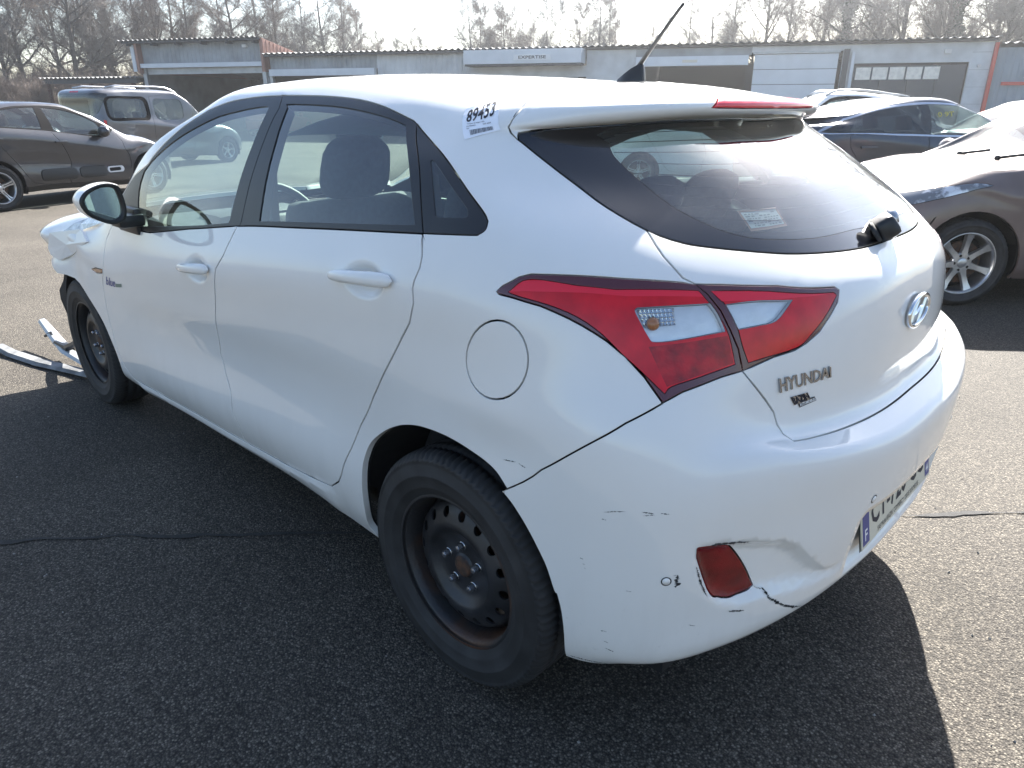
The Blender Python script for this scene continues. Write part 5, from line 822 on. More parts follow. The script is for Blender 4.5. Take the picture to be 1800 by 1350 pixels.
polys=[F_[k] for k in ('arch_r','arch_f','dlo','glass_f','glass_r','glass_q','fuel','lamp_o','lamp_i','lamp_o_in','lamp_band','lamp_low','lamp_i_in','lamp_i_band','white_o','white_i','front_door','rear_door','dlo_f_side','dlo_q_side','bumper','tailgate','rear_frit','rear_pane','spoiler','brake','roof','windshield','hood','nose_hole','headlight','fender','refl','scoop','side_marker')]
rl=[tuple(q) for q in F_['rock_line']]
step_line=[((a[0],a[1]-.45),(b[0],b[1]-.45)) for a,b in zip(rl[:-1],rl[1:])]
fine=[(0,4,20,22,.5),(20,6,30,18,.4),(61,34,72,43,.4),(90,28,104,44,.5)]
car=empty('hatchback_car')
tag(car,'white five door hatchback with a crushed nose and scuffed rear bumper, nearest the viewer','car')
B=Body(D,polys,1,fine=fine,extra=step_line)
def sm(x): x=np.clip(x,0,1); return x*x*(3-2*x)
h1=(np.array(A_['h1a'][:3])+np.array(A_['h1b'][:3]))/2; h2=(np.array(A_['h2a'][:3])+np.array(A_['h2b'][:3]))/2
def dents(S,V,N):
    d=np.zeros(len(V)); x,y,z=V.T
    # number plate recess
    back=x<-.55
    edge=np.minimum(np.minimum((.318-np.abs(y)),(.553-z)),(z-.412+.03*np.abs(y)))
    dep=.020+.036*np.clip((z-.43)/.12,0,1)
    d-=np.where(back&(z<.60),sm((edge+.006)/.016)*dep,0)
    # reflector scoop
    sc=F_['scoop']; ins=pip(S,sc); sd=segdist(S,[(sc[i],sc[(i+1)%len(sc)]) for i in range(len(sc))])*.022
    sd=np.where(ins,sd,-sd)
    dep=.020*np.clip((y-.28)/.25,.35,1)
    d-=np.where((S[:,0]<34)&(S[:,1]<20),sm((sd+.003)/.020)*dep,0)
    # grip bowls under the door handles
    for h,sx in ((h1,.085),(h2,.085)):
        q=((x-h[0]+.01)/sx)**2+((z-h[2]+.004)/.042)**2
        d-=np.where((y>.7)&(np.abs(x-h[0])<.3),.020*sm((1.05-q)/.9),0)
    # soft dent on the quarter above the wheel
    q=((x+.20)/.10)**2+((z-.72)/.05)**2; d-=np.where(y>.7,.006*np.exp(-q),0)
    q=((x+.15)/.12)**2+((z-.80)/.035)**2; d+=np.where(y>.7,.004*np.exp(-q),0)
    # the sill stands proud of the doors
    ts=np.interp(S[:,0],[q[0] for q in rl[::-1]],[q[1] for q in rl[::-1]]); a=sm((S[:,0]-rl[-1][0]+1)/3)*sm((rl[0][0]+.5-S[:,0])/3)
    d+=np.where((y>.7)&(S[:,1]<ts-.4),.010*a*np.clip((S[:,1]+1)/3,0,1),0)
    # tailgate lower lip
    return d
B.displace(dents)
B.take([F_['arch_r']]);B.take([F_['arch_f']]);B.take([F_['nose_hole']])
gq=B.take([F_['glass_q']]);gf=B.take([F_['glass_f']]);gr=B.take([F_['glass_r']])
fq=B.take([F_['dlo'],F_['dlo_q_side']]);ff=B.take([F_['dlo'],F_['dlo_f_side']]);fr=B.take([F_['dlo']])
wi=B.take([F_['white_i']]);wo=B.take([F_['white_o']])
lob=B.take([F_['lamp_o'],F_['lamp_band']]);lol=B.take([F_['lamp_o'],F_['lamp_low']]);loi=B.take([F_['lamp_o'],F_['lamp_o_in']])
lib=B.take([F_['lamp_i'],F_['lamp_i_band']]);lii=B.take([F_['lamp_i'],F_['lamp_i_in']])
lo=B.take([F_['lamp_o']]);li=B.take([F_['lamp_i']])
fuel=B.take([F_['fuel']]);rf=B.take([F_['refl']]);mk=B.take([F_['side_marker']]);hl=B.take([F_['headlight']])
rd=B.take([F_['rear_door']]);fd=B.take([F_['front_door']])
pane=B.take([F_['rear_frit'],F_['rear_pane']]);frit=B.take([F_['rear_frit']])
brk=B.take([F_['brake']]);spo=B.take([F_['spoiler']])
ws=B.take([F_['windshield']]);roof=B.take([F_['roof']]);hood=B.take([F_['hood']])
bump=B.take([F_['bumper']]);tg=B.take([F_['tailgate']]);fen=B.take([F_['fender']]);body=B.rest()
B_disp=np.abs(((B.V-evalst(D,B.S))*B.N).sum(1))
shell('inner_body',B,np.concatenate([rd,fd,body,tg,fen,roof,spo,fuel,frit]),DARK,car,.024)
shell('inner_bumper',B,np.concatenate([bump,rf,lo,lob,lol,loi,li,lib,lii,wi,wo]),DARK,car,.022)
B.panel('body_side',body,WHITE,car,'pair',depth=.018)
B.panel('roof',roof,WHITE,car,gap=.0022)
B.panel('spoiler',spo,WHITE,car,gap=.002)
B.panel('brake_light',brk,REDBRIGHT,car,off=.002,gap=.001)
B.panel('hood',hood,WHITE,car)
B.panel('front_wing',fen,WHITE,car,'pair')
B.panel('headlight',hl,CLEAR,car,'pair')
B.panel('rear_bumper',bump,WHITE,car,gap=.0016,depth=.03)
tgo=B.panel('tailgate',tg,WHITE,car,gap=.0024)
B.panel('windscreen',ws,SCREEN,car,flange=False,gap=0)
fo=B.panel('rear_window',frit,GLOSSBLACK,car,gap=.002,depth=.02)
B.panel('pane',pane,REARGLASS,fo,flange=False,gap=-.0014)
for o in B.panel('fuel_flap',fuel,WHITE,car,'pair',both=False,gap=.0021),: pass
B.panel('reflector',rf,REFLRED,car,'pair',off=.001,gap=.0016)
B.panel('side_marker',mk,AMBER,car,'pair',off=.001)
doors={}
for nm,fi,fr_,gl in (('front_door',fd,ff,gf),('rear_door',rd,fr,gr)):
    ds=B.panel(nm,fi,WHITE,car,'pair',gap=.0027)
    fs=B.panel('window_frame',fr_,BLACKTRIM,None,'pair',gap=.0012,depth=.03,off=-.001)
    gs=B.panel('window_pane',gl,GLASS,None,'pair',flange=False,off=-.004,gap=-.003)
    for i in range(2): fs[i].parent=ds[i]; gs[i].parent=ds[i]
    doors[nm]=ds
qf=B.panel('quarter_window',fq,BLACKTRIM,car,'pair',gap=.0012,depth=.03,off=-.001)
qg=B.panel('pane',gq,GLASS,None,'pair',flange=False,off=-.003,gap=-.003)
for i in range(2): qg[i].parent=qf[i]
# tail lamps: smoked edge, red field, clear insert with a faceted chrome bowl
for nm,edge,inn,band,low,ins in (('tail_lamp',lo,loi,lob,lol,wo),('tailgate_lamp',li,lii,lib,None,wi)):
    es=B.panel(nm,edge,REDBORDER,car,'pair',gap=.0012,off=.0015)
    subs=[('red_lens',inn,RED),('sky_sheen_band',band,REDBRIGHT)]  # band: sky reflection along the lamp top, painted in as brighter red
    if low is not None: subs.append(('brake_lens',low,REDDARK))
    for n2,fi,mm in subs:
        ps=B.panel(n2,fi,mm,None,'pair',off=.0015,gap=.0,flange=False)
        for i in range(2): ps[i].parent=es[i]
    ps=B.panel('clear_lens',ins,CLEAR,None,'pair',off=.0015,gap=-.0004,flange=False)
    bw=B.panel('chrome_bowl',ins,LAMPCHROME,None,'pair',off=-.010,gap=.001,flange=False)
    wl=B.panel('lens_wall',ins,WALL,None,'pair',off=.0008,gap=.0,depth=.012)
    for i in range(2):
        ps[i].parent=es[i];bw[i].parent=es[i];wl[i].parent=es[i]
        # only the wall ring is wanted from this panel
        bm=bmesh.new(); bm.from_mesh(wl[i].data); k=len(np.unique(B.T[ins])); bmesh.ops.delete(bm,geom=[v for v in bm.verts if v.index<k],context='VERTS'); bm.to_mesh(wl[i].data); bm.free()
    if nm=='tail_lamp':
        j=int(np.argmin(np.linalg.norm(B.S-np.array(st_bulb),axis=1))); c=B.V[j]-B.N[j]*.004
        for i,sg in enumerate((1,-1)):
            b=MB(); b.ell((c[0],c[1]*sg,c[2]),(.013,.013,.013)); o=b.build('bulb',AMBER,es[i],smooth=True)
            # faceted reflector round the bulb
            b=MB(); QF=[np.array(q) for q in A_['facets']]
            for u in range(9):
                for v in range(4):
                    cs=[quadmap(QF,(u+du)/9,(v+dv)/4,-.006)[0] for du,dv in ((0.04,0.04),(.96,0.04),(.96,.96),(0.04,.96))]; ap=quadmap(QF,(u+.35)/9,(v+.6)/4,-.0015)[0]
                    b.add([Vector((q.x,q.y*sg,q.z)) for q in cs+[ap]],[(0,1,4),(1,2,4),(2,3,4),(3,0,4)])
            b.build('reflector_facets',CHROME,es[i])
# under tray, arch liners and crash structure
b=MB(); b.box((1.0,0,.24),(3.0,1.36,.10)); b.build('under_tray',DARK,car)
for x,x0,x1 in ((0,-.42,.42),(2.62,-.45,.45)):
    for sg in (1,-1):
        V=[];F=[];n=28
        for k in range(n+1):
            t=math.pi*(-.03+1.06*k/n); r=.395
            for y in (.60,.70,.80,.85 if math.sin(t)>.25 else .80): V.append((x+r*math.cos(t),sg*y,.31+r*math.sin(t)))
        for k in range(n):
            for q in range(3): a=k*4+q; F.append((a,a+1,a+5,a+4))
        o=len(V); V.append((x,sg*.60,.31))
        for k in range(n): F.append((o,k*4,(k+1)*4))
        meshobj('wheel_arch_liner',V,F,LINER,car)
b=MB(); b.box((2.98,0,.52),(.12,1.25,.14),bev=.02); b.box((2.90,.56,.42),(.5,.12,.5),bev=.03); b.box((2.90,-.56,.42),(.5,.12,.5),bev=.03); b.box((2.86,0,.62),(.08,1.1,.4),bev=.02)
b.build('crash_beam',DARK,car)
# torn arch liner hanging behind the wing
b=MB(); P=[(3.02,.84,.64),(3.07,.81,.595),(3.18,.80,.525),(3.30,.80,.455),(3.315,.80,.40),(3.26,.80,.33),(3.20,.79,.26),(3.17,.78,.14),(3.03,.76,.16),(2.98,.78,.45),(2.98,.80,.60)]
V=[];F=[]
for i,(x,y,z) in enumerate(P): V+=[(x,y,z),(x-.01,y-.16,z+.01)]
n=len(P)
F=[tuple(2*i for i in range(n)),tuple(2*i+1 for i in range(n))[::-1]]+[(2*i,2*i+1,2*((i+1)%n)+1,2*((i+1)%n)) for i in range(n)]
b.add(V,F); b.build('torn_liner',LINER,car)
b=MB(); q=TORN
b.add(q+[(x-.004,y-.012,z) for x,y,z in q],[(8,k,(k+1)%8) for k in range(8)]+[(9+8,9+(k+1)%8,9+k) for k in range(8)]+[(k,(k+1)%8,9+(k+1)%8,9+k) for k in range(8)]); b.build('torn_wing_edge',WHITE,car)
b=MB(); q=LENSQ; b.add(q,[(5,k,(k+1)%5) for k in range(5)]); b.build('headlight_shard',mat('clouded_headlamp',(.50,.49,.46),.12,metal=.3,coat=1,vary=.45,scale=30),car)
# wheels
steel_wheel(car,(0,.782,.31),1,.35); steel_wheel(car,(0,-.782,.31),-1,.9)
steel_wheel(car,(2.65,.782,.31),1,1.1); steel_wheel(car,(2.65,-.782,.31),-1,.2)
b=MB(); b.tube([(0,-.7,.31),(0,.7,.31)],.045,10); b.build('rear_axle',DARK,car)
# door handles
for nm,(a,c) in (('front_door',('h1a','h1b')),('rear_door',('h2a','h2b'))):
    Pa=np.array(A_[a][:3]);Pc=np.array(A_[c][:3]);n=np.array(A_[a][3:]); L=np.linalg.norm(Pc-Pa)
    ux=(Pc-Pa)/L; uz=np.cross(ux,n); uz/=np.linalg.norm(uz)
    if uz[2]<0: uz=-uz
    n=np.cross(ux,uz); 
    if n[1]<0: n=-n
    V=[];F=[];K=18;J=12
    for k in range(K+1):
        u=k/K; e=max(0,1-(2*u-1)**6)**.5
        hgt=(.0125+.006*u)*e+.0008; thk=.012*e+.001; lift=.013*math.sin(math.pi*min(1,max(0,u)))+.008
        for j in range(J):
            t=2*math.pi*j/J
            V.append(Pa+ux*(u*L)+uz*(hgt*math.sin(t))+n*(lift+thk*math.cos(t)*.8))
    for k in range(K):
        for j in range(J): F.append((k*J+j,k*J+(j+1)%J,(k+1)*J+(j+1)%J,(k+1)*J+j))
    F.append(tuple(range(J)));F.append(tuple(K*J+j for j in range(J))[::-1])
    for i,sg in enumerate((1,-1)):
        o=meshobj('door_handle',[(v[0],v[1]*sg,v[2]) for v in V],F,WHITE,doors[nm][i],smooth=True); fixn(o)
        k=0.74; c0=Pa+ux*(L*k)+n*.0222
        V2=[c0+uz*(.0165*math.sin(t)*1.0)+n*(-.0026+.0001) for t in np.linspace(-1.3,1.3,9)]
# mirror housings
for i,sg in enumerate((1,-1)):
    b=MB(); V=[];F=[]
    # rear rim outline (y,z) and shell bulging forward
    out=[(.893,1.05),(.902,1.112),(.915,1.131),(.957,1.137),(1.005,1.124),(1.036,1.102),(1.048,1.075),(1.03,1.035),(.985,1.005),(.945,.992),(.905,1.006)]
    n=len(out); cy=sum(o[0] for o in out)/n; cz=sum(o[1] for o in out)/n
    lay=[(0,1.0,1.715),(1,1.03,1.75),(2,.96,1.80),(3,.80,1.845),(4,.50,1.875),(5,.15,1.885)]
    def rnd(k): return out[k%n]
    m=n*3
    def interp(u):
        k=int(u)%n; t=u-int(u); p0,p1,p2,p3=(np.array(out[(k+q-1)%n]) for q in range(4))
        return .5*((2*p1)+(p2-p0)*t+(2*p0-5*p1+4*p2-p3)*t*t+(3*p1-p0-3*p2+p3)*t**3)
    ring=[interp(k/3) for k in range(m)]
    for _,s_,x in lay:
        for (yy,zz) in ring: V.append((x-.10*(yy-cy),sg*(cy+(yy-cy)*s_),cz+(zz-cz)*s_))
    for q in range(len(lay)-1):
        for k in range(m): F.append((q*m+k,q*m+(k+1)%m,(q+1)*m+(k+1)%m,(q+1)*m+k))
    F.append(tuple((len(lay)-1)*m+k for k in range(m)))
    mo=meshobj('door_mirror',V,F,WHITE,car,smooth=True); fixn(mo)
    for v in mo.data.vertices: pass
    # black inner bezel and glass
    V=[];F=[]
    for s_,x in ((1.0,1.7145),(.97,1.708),(.80,1.712),(.78,1.722)):
        for (yy,zz) in ring: V.append((x-.10*(yy-cy),sg*(cy+(yy-cy)*s_),cz+(zz-cz)*s_))
    for q in range(3):
        for k in range(m): F.append((q*m+k,q*m+(k+1)%m,(q+1)*m+(k+1)%m,(q+1)*m+k))
    o=meshobj('mirror_bezel',V,F,BLACKTRIM,mo,smooth=True); fixn(o)
    V=[(1.7205-.10*(yy-cy)+.06*(cz-zz)*0,sg*(cy+(yy-cy)*.785),cz+(zz-cz)*.785) for (yy,zz) in ring]
    o=meshobj('mirror_glass',V,[tuple(range(m))],MIRROR,mo)
    # lower black shell and foot
    b=MB(); b.box((1.80,sg*.872,.992),(.11,.10,.05),bev=.02); b.box((1.86,sg*.845,.985),(.2,.03,.10),bev=.012)
    b.build('mirror_foot',BLACKTRIM,mo,angle=40)
    # sail triangle
# aerial
b=MB(); V=[];F=[]
prof=[(.205,.006,1.459),(.19,.020,1.470),(.165,.026,1.484),(.145,.022,1.497),(.125,.012,1.507),(.115,.010,1.500),(.11,.012,1.465)]
for x,w,z in prof: V+=[(x,-w,1.455),(x,-w*.8,z-.006),(x,0,z),(x,w*.8,z-.006),(x,w,1.455)]
for k in range(len(prof)-1):
    for j in range(4): a=k*5+j; F.append((a,a+1,a+6,a+5))
F.append((0,1,2,3,4));o=len(V)-5;F.append((o,o+1,o+2,o+3,o+4))
b.add(V,F); ao=b.build('aerial_base',BLACKTRIM,car,smooth=True)
b=MB(); b.tube([(.135,0,1.492),(.06,0,1.578),(.012,0,1.632),(0,0,1.644)],[.0065,.005,.0045,.004],8); b.build('mast',BLACKTRIM,ao,smooth=True)
# chrome lettering, badges, plate, stickers
ND=normals(D)
def stq(k): return dict(st=A_[k+'_st'],D=D,N=ND)
C=A_['hyundai']; decal_text('lettering','HYUNDAI',C,LETTERCHROME,tgo,off=.0008,thick=.0042,bold=True)
C=A_['bazin']
V=[];F=[]
pl=grid_patch('dealer_badge',C,LETTERCHROME,tgo,.0018,rect=(0,.33,.80,1.0)); 
grid_patch('dealer_badge',C,BADGEBLACK,tgo,.0014,rect=(.18,0,1.0,.42))
decal_text('lettering','BAZIN',C,INK,tgo,rect=(.03,.38,.77,.96),off=.0021,thick=.0010,bold=True)
decal_text('lettering','AUTOMOBILES',C,WHITEINK,tgo,rect=(.23,.07,.97,.32),off=.0016,thick=.0006,bold=True)
# emblem: oval ring with a leaning letter
bc=Vector(A_['badge_c'][:3]); bc.y=0; bx=bc.x-.006
V=[];F=[];n=48;mr=8
for k in range(n):
    t=2*math.pi*k/n; cy,cz=-.070*math.cos(t),.0365*math.sin(t)
    nn=Vector((0,-math.cos(t)*.0365,math.sin(t)*.070)).normalized()
    for j in range(mr):
        a=2*math.pi*j/mr; V.append(Vector((bx,cy,bc.z+cz))+nn*(.0062*math.cos(a))+Vector((-.006*math.sin(a),0,0)))
for k in range(n):
    for j in range(mr): F.append((k*mr+j,k*mr+(j+1)%mr,((k+1)%n)*mr+(j+1)%mr,((k+1)%n)*mr+j))
em=meshobj('emblem',V,F,CHROME,tgo,smooth=True); fixn(em)
def stroke(pts,ws):
    V=[];F=[]
    for i,((y,z),w) in enumerate(zip(pts,ws)):
        y0,z0=pts[max(0,i-1)];y1,z1=pts[min(len(pts)-1,i+1)]; d=Vector((y1-y0,z1-z0)).normalized(); nx=Vector((-d.y,d.x))*w/2
        for q,dx in ((1,0),(0,-.004),(-1,0)): V.append((bx+.001+dx,-(y+nx.x*q),bc.z+z+nx.y*q))
    for i in range(len(pts)-1):
        for q in range(2): a=i*3+q; F.append((a,a+1,a+4,a+3))
    o=meshobj('emblem_stroke',V,F,CHROME,em); fixn(o)
stroke([(-.046,-.026),(-.036,-.006),(-.022,.015),(-.012,.033)],[.013,.014,.013,.010])
stroke([(.012,-.033),(.022,-.015),(.036,.006),(.046,.026)],[.010,.013,.014,.013])
stroke([(-.030,-.006),(-.010,-.004),(.010,.004),(.030,.006)],[.006,.010,.010,.006])
grid=None
# number plate
b=MB(); pz0,pz1=.431,.549; xb,xt=-.7475,-.7245
def pp(u,v,off=0): 
    y=.262-.524*u; z=pz0+(pz1-pz0)*v; x=xb+(xt-xb)*v; n=Vector((-(pz1-pz0),0,-(xt-xb)*-1)).normalized(); n=Vector((-.98,0,-.19)).normalized()
    return Vector((x,y,z))+n*off
V=[pp(u,v,o) for o in (0,.003) for (u,v) in ((0,0),(1,0),(1,1),(0,1))]
PL=plate_mat()
po=meshobj('number_plate',V,[(0,1,2,3),(7,6,5,4),(0,4,5,1),(1,5,6,2),(2,6,7,3),(3,7,4,0)],PL,car); fixn(po)
V=[pp(u,v,-.001) for (u,v) in ((-.012,-.03),(1.012,-.03),(1.012,1.03),(-.012,1.03))]; meshobj('plate_backing',V,[(0,1,2,3)],BLACKTRIM,po)
nv=(-.98,0,-.19)
CP=[tuple(pp(0,1,.003))+nv,tuple(pp(1,1,.003))+nv,tuple(pp(1,0,.003))+nv,tuple(pp(0,0,.003))+nv]
grid_patch('plate_band',CP,BLUEINK,po,.0004,1,1,(.015,.06,.095,.95)); grid_patch('plate_band',CP,BLUEINK,po,.0004,1,1,(.915,.06,.985,.95))
decal_text('lettering','F',CP,WHITEINK,po,(.04,.14,.07,.38),off=.0008,bold=True)
decal_text('lettering','44',CP,WHITEINK,po,(.93,.14,.97,.34),off=.0008,bold=True)
decal_text('lettering','CT-720-GG',CP,INK,po,(.125,.28,.885,.88),off=.0006,bold=True)
decal_text('lettering','SAS Michel BAZIN  COMMERCY  DIEUE SUR MEUSE',CP,INK,po,(.20,.06,.80,.17),off=.0006)
b=MB(); q=pp(.10,.80,.004); b.ell(q,(.004,.006,.006)); b.build('plate_screw',CHROME,po,smooth=True)
# parking sensors
for k in ('sensor1','sensor2'):
    P=Vector(A_[k][:3]);n=Vector(A_[k][3:]).normalized(); a=n.orthogonal().normalized(); c=n.cross(a)
    for sg in (1,-1):
        b=MB(); V=[];F=[]; 
        for r,o in ((.0105,.0004),(.0088,.0008),(.0082,.0004),(.0078,.0014),(.0,.0026)):
            for j in range(20): t=2*math.pi*j/20; v=P+(a*math.cos(t)+c*math.sin(t))*r+n*o; V.append((v.x,v.y*sg,v.z))
        for q in range(4):
            for j in range(20): F.append((q*20+j,q*20+(j+1)%20,(q+1)*20+(j+1)%20,(q+1)*20+j))
        o=meshobj('parking_sensor',V,F,[DARK,WHITE],car,smooth=True)
        o.data.polygons.foreach_set('material_index',[0]*40+[1]*40); fixn(o)
# lot sticker
C=stq('sticker'); so=grid_patch('lot_sticker',C,PAPER,car,.0012,8,6)
decal_text('lettering','89453',C,INK,so,(.12,.56,.88,.93),off=.0018,bold=True)
rng=random.Random(4)
rects=[]; x=.2
while x<.82: w=rng.choice([.008,.012,.018]); rects.append((x,.07,x+w,.24)); x+=w+rng.choice([.008,.012])
decal_quads('barcode',rects,C,INK,so,.0018)
for (u0,v0,txt,u1,v1) in ((.14,.45,'HYUNDAI I30 PHASE 1 (GD)',.62,.51),(.12,.37,'ALU BREAKER',.38,.42),(.58,.37,'REF 0000',.80,.42),(.12,.28,'VHU',.20,.33)): decal_text('small_print',txt,C,INK,so,(u0,v0,u1,v1),off=.0018)
C=stq('bluedecal'); decal_text('decal','blue',C,BLUEINK,doors['front_door'][0],(0,.0,.60,1.0),off=.001,bold=True); grid_patch('decal',C,mat('decal_green',(.18,.24,.20),.5),doors['front_door'][0],.001,2,1,(.62,.0,1,.42))
C=stq('glasssticker'); g=grid_patch('window_sticker',C,mat('sticker_brown',(.30,.14,.09),.6),fo,-.0042,2,2)
grid_patch('window_sticker',C,mat('sticker_grey',(.40,.41,.40),.6),g,-.0036,2,2,(.05,.12,.95,.90))
rects=[]
for j in range(6):
    x=.10
    while x<.88:
        w=rng.uniform(.03,.12); 
        if rng.random()<.8: rects.append((x,.18+.115*j,min(.92,x+w),.18+.115*j+.05))
        x+=w+.03
decal_quads('small_print',rects,C,mat('sticker_print',(.10,.12,.15),.6),g,-.0031)
# scrapes and the split in the bumper skin: thin marks lying on the paint
def marks(name,lines,w,m,off=.0005,seed=1):
    rg=random.Random(seed); V=[];F=[]
    for l in lines:
        P=evalst(D,l); Nn=evalst(normals(D),l)
        q=[]
        tot=0
        for i in range(len(l)-1):
            n=max(2,int(np.linalg.norm(P[i+1]-P[i])/.0016))
            for k in range(n):
                q.append(np.array(l[i])+(np.array(l[i+1])-np.array(l[i]))*k/n)
        q=np.array(q+[l[-1]]); 
        j=np.array([int(np.argmin(((B.S-s)**2).sum(1))) for s in q[::6]]); 
        dd=np.interp(np.arange(len(q)),np.arange(0,len(q),6),((B.V[j]-evalst(D,B.S[j]))*B.N[j]).sum(1))
        X=evalst(D,q); Nq=evalst(normals(D),q); X=X+Nq*(dd[:,None]+off)
        tan=np.gradient(X,axis=0); sd=np.cross(tan,Nq); sd/=np.linalg.norm(sd,axis=1,keepdims=True)+1e-9
        o=len(V); n=len(X)
        for k in range(n):
            e=min(1,4*min(k,n-1-k)/max(1,n)); ww=w*(e+.05)*rg.uniform(.25,1.3)*(1 if rg.random()>.12 else .1); jj=w*rg.uniform(-.5,.5)
            V+=[X[k]+sd[k]*(jj+ww),X[k]+sd[k]*(jj-ww)]
        F+=[(o+2*k,o+2*k+1,o+2*k+3,o+2*k+2) for k in range(n-1)]
    return meshobj(name,V,F,m,car)
SCUFF=mat('scuff_grey',(.03,.03,.032),.8); SCUFF2=mat('scuff_pale',(.20,.19,.18),.8)
for i,l in enumerate(S_['scratches']):
    marks('scratch',[l],.0010 if i not in (12,13,15,16,17) else .0022,SCUFF if i%3 or i in (12,15) else SCUFF2,seed=i)
marks('scuff_patch',[S_['blotch']],.0045,SCUFF,seed=31)
marks('bumper_crack',[S_['crack']],.0034,DARK,seed=77)
marks('scratch',[S_['under']],.002,SCUFF,seed=5)
# broken rear wiper
b=MB(); b.box((-.600,.035,1.132),(.05,.085,.05),Matrix.Rotation(.5,3,'Z')@Matrix.Rotation(-.9,3,'Y'),bev=.014); wp=b.build('rear_wiper',BLACKTRIM,car,smooth=True)
b=MB(); b.ell((-.612,.018,1.122),(.017,.017,.017)); b.tube([(-.60,-.01,1.14),(-.585,-.045,1.155),(-.57,-.075,1.165)],[.016,.014,.008],8); b.build('wiper_stub',SILVER,wp,smooth=True)
b=MB(); b.lathe([(0,.0),(.004,.026),(.010,.024),(.012,.0)],20,axis='z'); o=b.build('wiper_seal',RUBBER,wp,smooth=True); o.location=(-.592,.085,1.122); o.rotation_euler=(0,-.95,.25)
# heater lines on the rear glass
for k in range(10):
    t=46.5+1.25*k; s1=30+0.1*k if t<55 else 31
    ins=[s for s in np.arange(0,40,.5) if pip(np.array([[s,t]]),F_['rear_pane'])[0]]
    if not ins: continue
    q=[(s,t) for s in ins]; X=evalst(D,q)-evalst(normals(D),q)*.003; X=list(X[::-1]*np.array([1,-1,1]))+list(X[1:])
    b=MB(); b.tube(X,.0011,4); b.build('heater_line',DARK,fo)
# cabin
b=MB(); b.box((1.02,0,.32),(2.2,1.4,.06)); b.box((-.20,0,.60),(.55,1.05,.4)); b.build('cabin_floor',DARK,car)
def seat(x,y,w,rear=False,rec=.30):
    s=MB(); rot=Matrix.Rotation(-rec,3,'Y')
    s.box((x+.18,y,.50),(.50,w,.16),Matrix.Rotation(-.12,3,'Y'),bev=.05); s.box((x-.14,y,.80),(.13,w,.60),rot,bev=.05); o=s.build('seat',FABRIC,car,smooth=True)
    for hy in ([y] if not rear else [y-.33,y,y+.33]):
        h=MB(); hx=x-.245-(.02 if rear else 0); wd=.26 if not rear else .24; hz=1.195 if not rear else 1.10
        # padded head rest
        V=[];F=[];n=20
        for q,(sc,dx) in enumerate(((.0,-.058),(.6,-.055),(.88,-.040),(1,-.005),(1,.015),(.88,.045),(.6,.056),(0,.058))):
            for k in range(n):
                t=2*math.pi*k/n; c,sn=math.cos(t),math.sin(t); e=.55
                yy=math.copysign(abs(c)**e,c)*wd/2*(1-.10*sn); zz=math.copysign(abs(sn)**e,sn)*.105
                V.append((hx+dx-zz*rec*.8,hy+yy*sc,hz+zz*sc))
        for q in range(7):
            for k in range(n): F.append((q*n+k,q*n+(k+1)%n,(q+1)*n+(k+1)%n,(q+1)*n+k))
        h.add(V,F); hr=h.build('headrest',FABRIC,o,smooth=True)
        h=MB()
        for dy in (-.055,.055): h.tube([(hx+.045,hy+dy,hz-.17),(hx+.01,hy+dy,hz-.06)],.006,6)
        h.build('headrest_post',CHROME,hr,smooth=True)
seat(1.27,.36,.50);seat(1.27,-.36,.50);seat(.33,0,1.28,True,.38)
b=MB(); b.box((1.95,0,.86),(.42,1.42,.20),bev=.06); b.box((1.80,.36,.94),(.22,.42,.10),bev=.04); b.box((1.3,0,.52),(.9,.20,.2),bev=.03); b.build('dashboard',PLASTIC,car,angle=40)
b=MB(); V=[];F=[];n=32
ax=Vector((-.86,0,.5)).normalized(); u=Vector((0,1,0)); w=ax.cross(u); c0=Vector((1.60,.36,.93))
for k in range(n):
    t=2*math.pi*k/n; e=u*math.cos(t)+w*math.sin(t)
    for j in range(8): a=2*math.pi*j/8; V.append(c0+e*(.185+.015*math.cos(a))+ax*(.015*math.sin(a)))
for k in range(n):
    for j in range(8): F.append((k*8+j,k*8+(j+1)%8,((k+1)%n)*8+(j+1)%8,((k+1)%n)*8+j))
b.add(V,F); b.box(c0-ax*.01,(.05,.34,.06),Matrix.Rotation(.5,3,'Y')); b.box(c0-ax*.015,(.06,.14,.12),Matrix.Rotation(.5,3,'Y'),bev=.02); b.build('steering_wheel',PLASTIC,car,smooth=True)
V=[];F=[]
gx=np.linspace(-.05,1.15,14);gy=np.linspace(-.56,.56,9)
for x in gx:
    for y in gy: V.append((x,y,1.415-.10*(y/.56)**2-.05*max(0,(.3-x)/.35)**2*1.0-.02*((x-.6)/.6)**2))
for i in range(13):
    for j in range(8): a=i*9+j; F.append((a,a+1,a+10,a+9))
meshobj('headlining',V,F,GREYTRIM,car,smooth=True)
b=MB(); b.box((1.52,0,1.30),(.025,.22,.07),Matrix.Rotation(.2,3,'Y'),bev=.01); b.build('rear_view_mirror',PLASTIC,car,angle=40)
# seat belt
b=MB(); b.tube([(1.05,.665,1.22),(1.10,.655,.95),(1.12,.64,.70)],.02,4); b.build('seat_belt',mat('belt_grey',(.12,.12,.13),.7),car)
SEDANH=R_(-127.7); SEDAN=(2.96,-8.15,0); MERCH=R_(43.9); MERC=(-1.29,-6.70,0)
WCARH=R_(-136); WCAR=(6.9,-9.75,0); MPVH=R_(44); MPV=(4.9,-16.6,0); SILVH=R_(-136); SILV=(6.0,-17.0,0)
WRH=R_(44); WR=(.22,-13.17,0); REDCH=R_(-63); REDC=(34.6,-17.2,0); FARLH=R_(-106); FARL=(26.7,-3.2,0)
